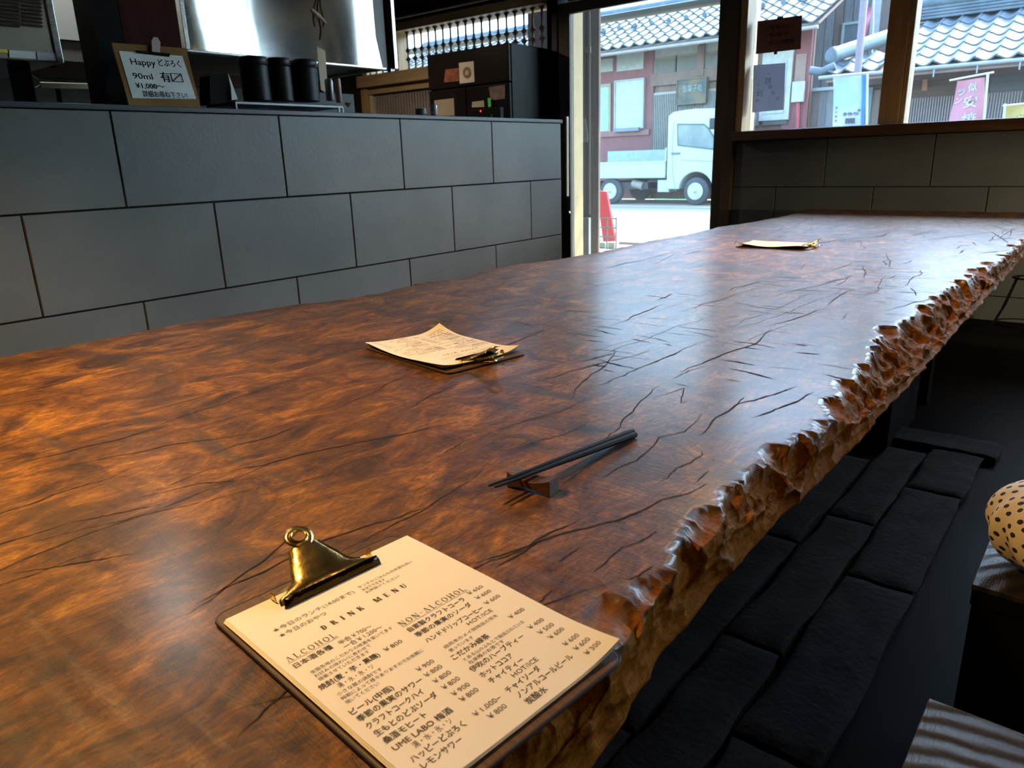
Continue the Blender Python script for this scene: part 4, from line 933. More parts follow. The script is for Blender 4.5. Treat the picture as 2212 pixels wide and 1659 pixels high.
_fl = thing('floor_lamp', 'low shaded floor lamp lighting the foot of the front wall', 'lamp', (.95, 3.85, 0))
MB().lathe([(.10, 0), (.10, .015), (.012, .02), (.012, .72)], (.95, 3.85, 0), 20).build('lamp_stand', M_BLACK, _fl, smooth=True)
MB().lathe([(.075, .74), (.075, .80), (.03, .86), (.0, .865)], (.95, 3.85, 0), 20).build('lamp_shade', M_BLACK, _fl, smooth=True)
_sl = lamp('floor_lamp_light', 'SPOT', (.95, 3.85, .735), 170, (1.0, .74, .40), size=.03, target=(-.45, 4.9, .32), spot_size=radians(52), spot_blend=.35)
# ================================================================== OUTSIDE
OUTSIDE[0] = 0.40
gr_m = mat('sunlit_asphalt', (0.36, 0.38, 0.36), (0.44, 0.46, 0.43), scale=3, rough=.9, bump=.2, bscale=40)
struct(B('road', gr_m, (-60, 5.08, -.12), (40, 15.45, -.02)), 'pale sunlit asphalt street')
struct(B('pavement', mat('beige_pavement', (0.62, 0.55, 0.42), (0.68, 0.61, 0.48), scale=5, rough=.9), (-60, 5.09, -.02), (40, 7.35, 0.0)), 'beige pavement strip before the shop')
struct(B('gutter_strip', mat('white_line', (0.8, 0.78, 0.72), rough=.8), (-60, 8.6, -.02), (40, 8.75, -.012)), 'painted white road line')
struct(B('far_pavement', mat('warm_pavement', (0.62, 0.50, 0.34), rough=.9), (-60, 13.2, -.02), (40, 15.5, -.008)), 'warm strip of pavement across the street')
struct(B('near_kerb', mat('kerb_stone', (0.5, 0.47, 0.42)), (-60, 7.35, -.02), (40, 7.5, .03)), 'kerb stone')

# own eaves gutter and outside pillar
eg = thing('eaves_gutter', 'grey eaves gutter above the door outside', 'gutter', (0, 5.9, 2.6))
pa, pb2 = Y(1300, 34, 6.4), Y(1562, 9, 6.4)
MB().tube([(-9, 6.4, (pa.z+pb2.z)/2), (-1.9, 6.4, (pa.z+pb2.z)/2)], .035, 12).build('gutter_pipe', mat('olive_gutter', (0.28, 0.29, 0.22), rough=.5), eg, smooth=True)
MB().prism([(-9, 5.09, 3.50), (4.5, 5.09, 3.50), (4.5, 6.95, 3.20), (-9, 6.95, 3.20)], (0, 0, .05)).build('sun_blocking_boards', mat('sun_blocking_soffit', (0.20, 0.14, 0.09), rough=.8), eg)  # solid boards added out of view to keep direct sun from the room
for i in range(14): MB().beam((-8+i*.9, 5.1, 3.45), (-8+i*.9, 6.93, 3.16), .05, .07).build('rafter', M_PINE, eg)
op = thing('entrance_pillar', 'weathered brown wooden pillar outside the left door jamb', 'pillar', (-3.5, 5.5, 0))
w_m = mat('weathered_wood', (0.30, 0.19, 0.13), (0.42, 0.28, 0.20), scale=4, stretch=(8, 8, 1), rough=.8, bump=.2)
B('pillar_shaft', w_m, (Y(1276, 300, 5.5).x, 5.5, 0), (Y(1293, 300, 5.5).x, 5.53, 2.6), op, bevel=.004)
sp = thing('side_boarding', 'dark boarded panel with grey plinth beside the entrance pillar', 'panel', (-3.7, 5.56, 0))
sx0, sx1 = Y(1240, 300, 5.56).x, Y(1276, 300, 5.56).x
B('board_back', mat('side_brown', (0.15, 0.085, 0.06)), (sx0-.5, 5.58, .3), (sx1, 5.62, 2.6), sp)
for i in range(9): B('batten', mat('side_batten', (0.24, 0.14, 0.10)), (sx1-.03-i*.045, 5.562, .48), (sx1-.012-i*.045, 5.58, 2.5), sp)
B('cross_rail', mat('side_batten', (0.24, 0.14, 0.10)), (sx0-.5, 5.55, Y(1260, 115, 5.56).z), (sx1, 5.565, Y(1260, 103, 5.56).z), sp)
B('plinth', mat('grey_plinth', (0.45, 0.45, 0.45), rough=.9), (sx0-.5, 5.53, 0), (sx1, 5.6, Y(1262, 470, 5.56).z), sp)
tl = thing('paper_talisman', 'pale paper slip hanging on the boarding by the door', 'slip', Y(1262, 285, 5.4))
MB().prism([Y(*q, 5.45) for q in ((1253, 260), (1265, 256), (1270, 300), (1268, 307), (1256, 307))], (0, .004, 0)).build('slip', mat('pale_slip', (0.62, 0.66, 0.60)), tl)

# red leaning board and wire basket on the pavement
rb = thing('red_sign_panel', 'bright red leaning sign panel on the pavement outside the door', 'sign', G(1315, 525, 0))
yb_ = 7.1
MB().prism([Y(*q, yb_) for q in ((1288, 412), (1310, 414), (1329, 521), (1303, 523))], (0, .03, 0)).build('red_panel', mat('red_panel', (0.60, 0.004, 0.006), (0.55, 0.004, 0.006), rough=.5), rb)
wr_ = thing('wire_rack', 'grey wire rack with pale blocks beside the red panel', 'rack', G(1310, 535, 0))
yr2 = 6.9; xs0, xs1 = Y(1270, 500, yr2).x, Y(1331, 500, yr2).x
wm = mat('grey_wire', (0.22, 0.2, 0.18), rough=.5)
for py in (472, 492, 512, 540): a = Y(1320, py, yr2); MB().tube([(xs0, yr2, a.z), (xs1, yr2, a.z)], .008, 6).build('wire_bar', wm, wr_)
for f_ in (0, .35, .68, 1): x = xs0+(xs1-xs0)*f_; MB().tube([(x, yr2, 0.0), (x, yr2, Y(1320, 470, yr2).z)], .008, 6).build('wire_bar', wm, wr_)
for px in (1296, 1317):
    q = Y(px, 534, yr2); B('pale_block', mat('pale_block', (0.8, 0.78, 0.62)), (q.x-.045, yr2+.03, 0.0), (q.x+.045, yr2+.12, q.z+.05), wr_, bevel=.008)

# ---------------- roofs of pantiles
M_RT = mat('blue_grey_rooftile', (0.14, 0.21, 0.25), (0.24, 0.32, 0.36), scale=5, rough=.6, spec=.25)
M_RT2 = mat('pale_grey_rooftile', (0.17, 0.22, 0.25), (0.26, 0.32, 0.35), scale=5, rough=.6, spec=.25)
def pantile(w, l):
    mb = MB(); n = 8; vs = []
    for j, (yy, zz) in enumerate(((0, .0), (0, .030), (l, .004))):
        for i in range(n+1):
            u = i/n; x = u*w*1.06; z = .028*cos(u*2*pi)+(.018 if u > .82 else 0)
            vs.append((x, yy+(.018*math.sin(u*pi) if j < 2 else 0)*-1, z+zz))
    fs = [(j*(n+1)+i, j*(n+1)+i+1, (j+1)*(n+1)+i+1, (j+1)*(n+1)+i) for j in range(2) for i in range(n)]
    return mb.add(vs, fs)
def roof(root, x0, x1, ye, ze, ang, rows, w, l, m, cols_limit=None):
    ca, sa = cos(ang), sin(ang); nc = int((x1-x0)/w); exp = l*.82
    src = None
    for j in range(rows):
        for i in range(nc):
            M = Matrix.Translation(Vector((x1-(i+1)*w, ye+j*exp*ca, ze+j*exp*sa))-wloc(root)) @ Matrix.Rotation(ang, 4, 'X')
            if src is None:
                src = pantile(w, l).build('roof_tile', m, root, local=True, smooth=True); src.matrix_local = M
            else: inst(src, root, M)
    L = rows*exp
    MB().prism([(x0, ye+.02, ze-.06), (x1, ye+.02, ze-.06), (x1, ye+L*ca, ze-.06+L*sa), (x0, ye+L*ca, ze-.06+L*sa)], (0, 0, .04)).build('roof_deck', mat('roof_deck', (0.25, 0.18, 0.14)), root)
    return L
# ---------------- red building
YA = 15.6
ra = thing('red_townhouse', 'red-brown townhouse with white panels, lattices and a blue-grey tiled roof', 'building', (-9, YA, 0))
M_RED = mat('bengala_red_wood', (0.42, 0.13, 0.12), (0.50, 0.17, 0.15), scale=3, stretch=(4, 4, 1), rough=.75)
M_REDB = mat('red_brown_wood', (0.36, 0.20, 0.14), (0.45, 0.27, 0.19), scale=3, stretch=(4, 4, 1), rough=.75)
M_CREAM = mat('cream_plaster', (0.78, 0.76, 0.66), rough=.9)
M_LATT = mat('lattice_brown', (0.30, 0.22, 0.16), (0.38, 0.29, 0.22), rough=.8)
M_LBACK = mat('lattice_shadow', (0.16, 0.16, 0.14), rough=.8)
def ZA(px, py, y=YA): return Y(px, py, y)
xr = ZA(1742, 250).x; xm = ZA(1410, 250).x
xleft = -17.5
B('red_wall', M_RED, (xleft, YA, 0), (xm, YA+.15, 3.4), ra)
B('brown_wall', M_REDB, (xm, YA+.06, 0), (xr, YA+.2, 3.4), ra)
B('red_corner_post', M_RED, (ZA(1690, 250).x, YA-.02, 0), (xr, YA+.1, 3.3), ra)
B('lower_red_panel', M_RED, (ZA(1650, 270).x, YA-.01, 0), (xr, YA+.05, 1.35), ra)
def rectA(name, m, p0, p1, d, parent=ra, yy=YA, frame=None, fm_=None, label=None, fd=None):
    a, b = ZA(*p0, yy), ZA(*p1, yy); x0, x1 = sorted((a.x, b.x)); z0, z1 = sorted((a.z, b.z))
    o = MB().box((x0, yy-d, z0), (x1, yy, z1)).build(name, m, parent, label=label)
    if frame:
        f = frame
        for (q0, q1) in (((x0-f, yy-d-.02, z0-f), (x1+f, yy+.001, z0)), ((x0-f, yy-d-.02, z1), (x1+f, yy+.001, z1+f)), ((x0-f, yy-d-.02, z0), (x0, yy+.001, z1)), ((x1, yy-d-.02, z0), (x1+f, yy+.001, z1))):
            MB().box(q0, q1).build('frame_bar', fm_ or M_REDB, o)
    return x0, x1, z0, z1, o
P = lambda x, y: (1180+x/2.86, y/2.86)
rectA('plaster_panel', M_CREAM, P(340, 368), P(415, 440), .03)
rectA('plaster_panel', M_CREAM, P(440, 340), P(603, 425), .03)
rectA('plaster_panel', M_CREAM, P(662, 297), P(945, 345), .03, yy=YA+.06)
rectA('plaster_panel', M_CREAM, P(990, 268), P(1110, 312), .03, yy=YA+.06)
rectA('window', mat('mint_pane', (0.48, 0.72, 0.60), rough=.3), P(300, 543), P(388, 808), .02, frame=.06, fm_=mat('tan_frame', (0.6, 0.45, 0.28)))
rectA('white_board', mat('white_board', (0.82, 0.84, 0.80), rough=.6), P(436, 508), P(600, 785), .05, frame=.03, fm_=mat('pale_frame', (0.7, 0.65, 0.55)))
rectA('grey_shelf', mat('grey_shelf', (0.35, 0.38, 0.40)), P(436, 796), P(590, 808), .16)
rectA('red_rail', mat('red_rail', (0.50, 0.18, 0.16)), P(335, 815), P(640, 832), .05)
rectA('cross_beam', M_REDB, P(655, 462), P(1110, 492), .08, yy=YA+.06)
rectA('window_post', M_REDB, P(948, 285), P(982, 470), .10, yy=YA+.06)
def lattice(p0, p1, n, yy=YA+.06, frame=.05, mF=None):
    x0, x1, z0, z1, o = rectA('lattice_window', M_LBACK, p0, p1, .02, yy=yy, frame=frame, fm_=mF or mat('tan_lattice_frame', (0.55, 0.42, 0.28)))
    mb = MB()
    for i in range(n): x = x0+(x1-x0)*(i+.5)/n; w = (x1-x0)/n*.26; mb.box((x-w, yy-.06, z0), (x+w, yy-.03, z1))
    for k in (.33, .66): z = z0+(z1-z0)*k; mb.box((x0, yy-.035, z-.01), (x1, yy-.022, z+.01))
    mb.build('lattice_bars', mat('lattice_bar_tan', (0.50, 0.44, 0.36)), o)['kind'] = 'stuff'
lattice(P(668, 375), P(798, 476), 22); lattice(P(818, 355), P(936, 470), 20); lattice(P(996, 336), P(1110, 445), 18)
lattice(P(664, 590), P(800, 1150), 14, mF=mat('pale_door_frame', (0.66, 0.60, 0.48))); lattice(P(822, 640), P(1110, 1150), 30)
lattice(P(1000, 565), P(1110, 690), 16, yy=YA+.05)
sgn = rectA('shop_plaque', mat('dark_plaque', (0.10, 0.13, 0.11), (0.35, 0.22, 0.10), scale=4, lo=.45, hi=.6), P(828, 500), P(996, 632), .12, yy=YA+.02, frame=.02, fm_=mat('plaque_edge', (0.25, 0.20, 0.12)), label='dark shop plaque with gold and white writing')
mb = MB(); xa, xb, za, zb_ = sgn[:4]
put_text(mb, '御菓子処', lambda x, y: (x, YA-.104, y), xa+.12, za+(zb_-za)*.5, (xb-xa)*.7, (zb_-za)*.32)
mb.build('plaque_writing', mat('pale_gold', (0.55, 0.6, 0.5)), sgn[4])
# right bay seen through the big window
rectA('lattice_column', M_LATT, (1612, 150), (1640, 272), .05, frame=None)
rectA('cream_poster_board', mat('cream_board', (0.80, 0.80, 0.68)), (1652, 112), (1706, 258), .09)
rectA('poster_face', mat('pale_poster', (0.70, 0.74, 0.76)), (1658, 136), (1696, 244), .11)
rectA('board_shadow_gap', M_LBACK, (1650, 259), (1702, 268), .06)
rectA('orange_post', mat('orange_brown', (0.52, 0.30, 0.20)), (1722, 118), (1740, 176), .05)
rectA('small_notice', mat('small_notice', (0.80, 0.82, 0.74)), (1718, 178), (1738, 220), .16)
ra_ang = radians(23)
roof(ra, xleft, ZA(1768, 60, 14.75).x, 14.75, (ZA(1292, 113, 14.75).z+ZA(1561, 75, 14.75).z)/2+.03, ra_ang, 8, .27, .42, M_RT)
zr_ = 3.15
MB().tube([(xleft, 14.72, zr_-.07), (ZA(1768, 60, 14.75).x, 14.72, zr_-.07)], .035, 10).build('gutter', mat('pinkish_gutter', (0.55, 0.46, 0.42)), ra)
L_ = 8*.42*.82; yr3, zr3 = 14.75+L_*cos(ra_ang), zr_+L_*sin(ra_ang)
mb = MB(); mb.tube([(xleft, yr3, zr3+.12), (ZA(1768, 60, 14.75).x, yr3, zr3+.12)], .13, 10); mb.build('ridge_cap', M_RT, ra, smooth=True)
for i in range(22):
    MB().lathe([(0, -.02), (.055, -.015), (.055, .03)], (-5.2-i*.42, 14.75+4*.344*cos(ra_ang)-.06, zr_+4*.344*sin(ra_ang)+.10), 10, axis='y').build('snow_stud', M_RT2, ra)
# ---------------- dark board house
YB_ = 18.0
hb = thing('board_house', 'tall dark weathered board house behind the roofs', 'building', (-4.5, YB_, 0))
bx0, bx1 = Y(1690, 100, YB_).x, Y(2010, 100, YB_).x
M_BD = [mat('weathered_board_%s' % n_, c, tuple(q*1.35 for q in c), scale=3, stretch=(14, 14, 1), rough=.9, bump=.2) for n_, c in (('light', (0.36, 0.37, 0.36)), ('mid', (0.27, 0.27, 0.27)), ('brown', (0.30, 0.23, 0.19)))]
x = bx0; i = 0
B('wall_core', mat('board_gap', (0.08, 0.08, 0.08)), (bx0, YB_+.03, 0), (bx1, YB_+1.2, 6.0), hb)
while x < bx1:
    B('board', M_BD[(i*7 % 5) % 3], (x, YB_-.01*(i % 2), 0), (min(x+.17, bx1), YB_+.03, 6.0), hb); x += .185; i += 1
def wb_(name, m, p0, p1, d, yy=YB_): return rectA(name, m, p0, p1, d, parent=hb, yy=yy)
x0, x1, z0, z1, wo_ = rectA('window', mat('dim_pane', (0.25, 0.32, 0.33), rough=.2), (1826, 55), (1852, 128), .03, parent=hb, yy=YB_-.02, frame=.05, fm_=mat('mint_white_frame', (0.62, 0.72, 0.68)))
for px in (1893, 1966): wb_('downpipe', mat('white_pipe', (0.75, 0.78, 0.76)), (px, -60), (px+4, 90), .08)
# low board fence between the houses
fc = thing('board_fence', 'low dark plank fence at the corner of the red house', 'fence', (-4.9, 15.8, 0))
fx = Y(1738, 200, 15.9).x; 
for i in range(4): B('plank', M_BD[(i*2) % 3], (fx+i*.15, 15.9, 0), (fx+i*.15+.14, 15.93, Y(1745, 192, 15.9).z), fc)
B('rail', mat('mint_white_frame', (0.62, 0.72, 0.68)), (fx, 15.85, Y(1760, 195, 15.9).z-.02), (fx+.6, 15.95, Y(1760, 195, 15.9).z+.04), fc)
MB().tube([Y(1724, 222, 15.5), Y(1722, 272, 15.5), (Y(1722, 272, 15.5).x, 15.5, 0)], .035, 8).build('red_pole', mat('red_pole', (0.80, 0.12, 0.14)), fc)
# ---------------- right-hand low house with pale tiles
rd = thing('tiled_house', 'low brown shop house with a pale wavy tiled roof', 'building', (-1.5, 15.5, 0))
dx0, dx1 = Y(1772, 150, 14.4).x, 2.6
dze = Y(2060, 137, 14.4).z+.02; da = radians(25)
M_BRN = mat('dark_brown_boards', (0.20, 0.135, 0.105), (0.26, 0.18, 0.14), scale=3, stretch=(1, 1, 8), rough=.8)
dxm = Y(1925, 110, 14.9).x
roof(rd, dxm, dx1, 14.4, dze, da, 6, .29, .44, M_RT2)
roof(rd, dx0, dxm, 14.4, dze, da, 2, .29, .44, M_RT2)
B('fascia', mat('fascia_tan', (0.42, 0.30, 0.24)), (dx0+.1, 14.45, dze-.14), (dx1, 14.52, dze-.05), rd)
MB().tube([(dx0, 14.36, dze-.06), (dx1, 14.36, dze-.06)], .032, 10).build('gutter', mat('white_gutter', (0.45, 0.50, 0.52)), rd)
for px in (2020, 2113, 2204): q = Y(px, 135, 14.36); MB().beam((q.x, 14.36, dze-.08), (q.x, 14.36, dze-.2), .02, .02).build('gutter_bracket', M_GREYM, rd)
L2 = 6*.44*.82; ry, rz_ = 14.4+L2*cos(da), dze+L2*sin(da)
for k in range(4): MB().box((dxm, ry-.12+.015*k, rz_+.02+k*.055), (dx1, ry+.12-.015*k, rz_+.065+k*.055)).build('ridge_course', M_RT2, rd, bevel=.008)
MB().tube([(dxm, ry, rz_+.30), (dx1, ry, rz_+.30)], .09, 12).build('ridge_cap', M_RT2, rd, smooth=True)
# big rolled verge cylinder at the roof's left end
vp0 = Y(1800, 119, 14.7); vp1 = Y(1935, 74, 15.6)
MB().tube([vp0, vp1], .125, 18).build('verge_roll', mat('bright_rolltile', (0.36, 0.41, 0.40), rough=.35), rd, smooth=True)
MB().lathe([(0, -.05), (.10, -.045), (.14, -.02), (.15, .03), (.13, .06)], vp0, 20, axis='y').build('roll_end_tile', M_RT2, rd, smooth=True)
MB().tube([vp0+Vector((-.30, -.25, -.24)), vp0+Vector((-.1, -.25, -.28)), vp0+Vector((.12, -.22, -.2))], .07, 10).build('verge_tail', M_RT2, rd, smooth=True)
YD = 15.7
B('wall_body', M_BRN, (dx0+.25, YD, 0), (dx1, YD+.2, dze+.15), rd)
B('dark_beam', mat('dark_beam', (0.17, 0.12, 0.10)), (dx0+.25, YD-.12, Y(2000, 175, YD).z), (dx1, YD, Y(2000, 158, YD).z), rd)
B('dark_opening', mat('dark_window_boards', (0.10, 0.12, 0.125), (0.14, 0.16, 0.165), scale=2, stretch=(1, 1, 12)), (Y(2138, 200, YD).x, YD-.06, 0), (dx1, YD, Y(2170, 158, YD).z), rd)
x0, x1 = Y(1946, 240, YD).x, Y(2060, 240, YD).x; z1 = Y(2000, 211, YD).z
B('lattice_backing', mat('lattice_back_grey', (0.16, 0.13, 0.13)), (x0, YD-.03, .3), (x1+1, YD-.001, z1), rd)
mb = MB()
for i in range(44): x = x0+(x1+1-x0)*(i+.5)/44; mb.box((x-.012, YD-.08, .3), (x+.012, YD-.04, z1))
mb.build('lattice_bars', mat('lattice_mauve', (0.46, 0.38, 0.35)), rd)['kind'] = 'stuff'
pq = [Y(*q, YD-.15) for q in ((1993, 172), (2003, 171), (2003, 195), (1991, 196))]
o = MB().prism(pq, (0, .03, 0)).build('name_plaque', mat('orange_plaque', (0.62, 0.30, 0.14)), rd, label='small orange wooden name plaque')
x0b = Y(1870, 200, YD).x
B('left_bay_wall', M_BD[2], (dx0+.25, YD-.05, 0), (x0b+.4, YD, 2.0), rd)
B('teal_panel', mat('teal_panel', (0.20, 0.36, 0.38)), (Y(1873, 250, YD).x, YD-.08, Y(1873, 265, YD).z), (Y(1882, 250, YD).x, YD-.06, Y(1873, 190, YD).z), rd)
# ---------------- gable house behind, and hill
gh = thing('gable_house', 'brown gabled house rising behind the pale tiled roof', 'building', (-1.5, 19, 0))
YG = 20.6
Pg = [Y(*q, YG) for q in ((1962, 84), (2125, 2), (2300, 60), (2300, 200), (1962, 200))]
MB().prism(Pg, (0, .3, 0)).build('gable_wall', mat('gable_brown', (0.36, 0.29, 0.25), (0.44, 0.36, 0.31), scale=3, stretch=(1, 1, 8)), gh)
MB().beam(Y(1948, 84, YG-.4), Y(2132, -6, YG-.4), .8, .14).build('barge_board', mat('pale_barge', (0.55, 0.60, 0.60)), gh)
MB().beam(Y(2120, -6, YG-.4), Y(2330, 62, YG-.4), .8, .14).build('barge_board', mat('pale_barge', (0.55, 0.60, 0.60)), gh)
MB().lathe([(0, -.1), (.14, -.08), (.2, .0), (.2, .2)], Y(2126, 0, YG-.85), 16, axis='y').build('ridge_end_tile', M_RT2, gh, smooth=True)
B('gable_beam', mat('grey_beam', (0.30, 0.28, 0.27)), (Y(2060, 60, YG).x, YG-.1, Y(2100, 40, YG).z), (Y(2212, 60, YG).x+1, YG, Y(2100, 26, YG).z), gh)
hl = MB(); hl.grid(90, 40, lambda a, b: (-38+90*a, 45+60*b, -2+23*math.sin(min(1, b*1.1)*pi/2)*(1+.25*noise.noise(Vector((a*5, b*2, 0))))+1.8*noise.noise(Vector((a*60, b*40, 1)))+.8*noise.noise(Vector((a*140, b*90, 4)))))
hill = hl.build('hill', mat('wooded_hill', (0.16, 0.42, 0.16), (0.34, 0.62, 0.30), scale=.6, rough=.95, bump=1.0, bscale=3, detail=8), None, smooth=True); struct(hill, 'green wooded hillside beyond the roofs')
# ---------------- utility pole, banners
up_ = thing('street_pole', 'mauve-brown street pole behind the blue banner', 'pole', (Y(1856, 100, 13.3).x, 13.3, -.02))
MB().tube([(Y(1855, 150, 13.3).x, 13.3, -.02), (Y(1866, 0, 13.3).x, 13.3, 4.2)], .055, 12).build('pole_shaft', mat('mauve_pole', (0.36, 0.28, 0.31)), up_, smooth=True)
def banner(lab, y, corners, cloth, pole_px, bar, writing=None, extra=None, polem=None):
    Pc = [Y(*q, y) for q in corners]   # tl, tr, br, bl
    t = thing('banner', lab, 'banner', (Y(*pole_px[1], y).x, y, 0))
    def f(u, v):
        a = Pc[0].lerp(Pc[1], u); b = Pc[3].lerp(Pc[2], u); p = a.lerp(b, v)
        return (p.x, y+.03*sin(u*6+v*4)+.02*sin(v*9), p.z)
    mb = MB(); mb.grid(14, 24, f); o = mb.build('banner_cloth', cloth, t, smooth=True)
    pm = polem or mat('white_pole', (0.80, 0.80, 0.74), rough=.4)
    a, b = Y(*pole_px[0], y-.03), Y(*pole_px[1], y-.03); d = (b-a)/(b.z-a.z); ft = a+d*(0-a.z)
    MB().tube([ft, b], .016, 8).build('pole', pm, t)
    MB().tube([Y(*bar[0], y-.03), Y(*bar[1], y-.03)], .012, 8).build('cross_bar', pm, t)
    if writing:
        for s, u, v, w, h, m in writing:
            mb = MB(); put_text(mb, s, lambda x, yy: (lambda p: (p[0], p[1]-.012, p[2]))(f(x, yy)), u, v, w, -h, bold=.006); mb.build('banner_writing', m, o)
    if extra: extra(t, f, o)
    return t
M_BLUEW = mat('pale_blue_banner', (0.55, 0.76, 0.84), (0.85, 0.90, 0.92), scale=1.6, rough=.8, lo=.45, hi=.6)
def stripe(t, f, o):
    mb = MB(); mb.grid(3, 20, lambda a, b: (lambda p: (p[0], p[1]-.008, p[2]))(f(.90+.10*a, b))); mb.build('blue_stripe', mat('bright_blue', (0.04, 0.30, 0.78)), o)
ink = mat('banner_ink', (0.08, 0.10, 0.14))
banner('white and pale blue banner with a bright blue right edge', 12.4, ((1799, 162), (1870, 163), (1864, 340), (1798, 350)), M_BLUEW, ((1871, 340), (1874, 155)), ((1797, 164), (1890, 156)),
       [('手', .36, .47, .14, .045, ink), ('作', .52, .47, .14, .045, ink), ('り', .70, .47, .12, .045, ink), ('醒', .44, .56, .3, .07, ink), ('井', .30, .66, .12, .04, ink), ('水', .50, .66, .12, .04, ink), ('の', .70, .66, .12, .04, ink), ('ま', .08, .38, .07, .03, ink), ('い', .08, .43, .07, .03, ink), ('ば', .08, .48, .07, .03, ink), ('ら', .08, .53, .07, .03, ink), ('@', .80, .42, .08, .03, ink)], stripe)
M_PINKB = mat('pink_banner', (0.95, 0.36, 0.42), (1.0, 0.44, 0.48), scale=2, rough=.8)
wh = mat('banner_white', (0.86, 0.84, 0.82))
banner('pink banner with white characters on a white pole', 12.2, ((2068, 175), (2128, 167), (2116, 345), (2030, 352)), M_PINKB, ((2118, 340), (2134, 158)), ((2051, 174), (2147, 156)),
       [('ラ', .08, .17, .28, .09, wh), ('ン', .06, .27, .22, .09, wh), ('似', .45, .14, .30, .11, wh), ('安', .38, .33, .42, .15, wh), ('焼', .40, .54, .42, .16, wh), ('酒', .38, .76, .42, .16, wh)])
banner('yellow banner with a small dark emblem at the far right', 12.0, ((2169, 228), (2240, 222), (2236, 340), (2160, 345)), mat('yellow_banner', (0.88, 0.66, 0.14), (0.92, 0.74, 0.22), scale=2), ((2160, 345), (2171, 224)), ((2166, 229), (2243, 221)),
       [('∴', .38, .22, .3, .05, mat('banner_brown', (0.35, 0.16, 0.06)))])
banner('deep pink banner high on the street beside the pole', 16.5, ((1868, 12), (1883, 16), (1872, 84), (1864, 82)), mat('deep_pink_banner', (0.85, 0.22, 0.32)), ((1885, 84), (1888, -20)), ((1862, -16), (1890, -18)))
def translucent(m, f):
    n, l = m.node_tree.nodes, m.node_tree.links; b = n['Principled BSDF']; o = n['Material Output']
    t = n.new('ShaderNodeBsdfTranslucent'); x = n.new('ShaderNodeMixShader'); x.inputs[0].default_value = f
    src_ = b.inputs['Base Color'].links[0].from_socket
    l.new(src_, t.inputs[0]); l.new(b.outputs[0], x.inputs[1]); l.new(t.outputs[0], x.inputs[2]); l.new(x.outputs[0], o.inputs[0]); return m
# ---------------- signs hung in the right window
ws1 = thing('brown_window_sign', 'brown kraft notice hung high in the right window', 'notice', Y(1684, 75, 4.985))
Pn = [Y(*q, 4.985) for q in ((1637, 46), (1733, 33), (1730, 106), (1633, 117))]
MB().prism(Pn, (0, -.003, 0)).build('notice_sheet', translucent(mat('kraft_sheet', (0.12, 0.065, 0.05), (0.15, 0.085, 0.065), rough=.8), .45), ws1)
MB().prism([Y(*q, 4.980) for q in ((1679, 37), (1692, 35), (1692, 42), (1679, 44))], (0, -.003, 0)).build('pink_tape', mat('pink_tape', (0.6, 0.2, 0.2)), ws1)
mb = MB()
for s, u, v, w in (('ています', .25, .32, .45), ('り受け', .30, .55, .4), ('お取りくだ', .15, .78, .6)):
    put_text(mb, s, lambda x, y: Pn[1].lerp(Pn[0], x)+(Pn[2]-Pn[1])*y+Vector((0, -.0045, 0)), u, v, w, -.16, bold=.004)
mb.build('notice_writing', mat('kraft_ink', (0.05, 0.028, 0.024)), ws1)
ws2 = thing('grey_window_sheet', 'greyish printed sheet taped low in the right window', 'notice', Y(1660, 190, 4.985))
Pn2 = [Y(*q, 4.985) for q in ((1628, 141), (1697, 136), (1693, 237), (1625, 243))]
MB().prism(Pn2, (0, -.002, 0)).build('notice_sheet', translucent(mat('grey_sheet', (0.34, 0.35, 0.40), (0.37, 0.38, 0.43), rough=.8), .55), ws2)
mb = MB()
for s, u, v, w in (('・', .45, .22, .08), ('大', .15, .44, .07), ('定食', .38, .40, .2), ('○', .15, .54, .07), ('価格', .5, .51, .12), ('本日', .12, .66, .2), ('休み', .6, .63, .12), ('月', .1, .78, .1), ('火', .75, .75, .1)):
    put_text(mb, s, lambda x, y: Pn2[0].lerp(Pn2[1], x)+(Pn2[3]-Pn2[0])*y+Vector((0, -.0035, 0)), u, v, w, -w*.75)
mb.build('notice_writing', mat('sheet_ink', (0.30, 0.20, 0.22)), ws2)
MB().prism([Y(*q, 4.978) for q in ((1672, 112), (1679, 111), (1679, 117), (1672, 118))], (0, -.002, 0)).build('pink_tape', mat('pink_tape', (0.6, 0.2, 0.2)), ws2)

# ================================================================== KEI TRUCK
YT = 13.8; DW = 1.40
tk = thing('pickup_truck', 'small white flatbed truck parked across the street', 'truck', (-7.7, YT+.7, 0))
M_TW = mat('truck_white', (0.32, 0.36, 0.35), (0.35, 0.39, 0.38), scale=1, rough=.3, coat=.3)
M_TD = mat('truck_underside', (0.09, 0.09, 0.10), rough=.8)
def T(x, y, yy=YT): q = P(x, y); return Y(q[0], q[1], yy)
def Tx(x): return T(x, 1000).x
fwc = T(918, 1205); rwc = T(392, 1190); fwc.z = .27; rwc.z = .27
Rw = .265
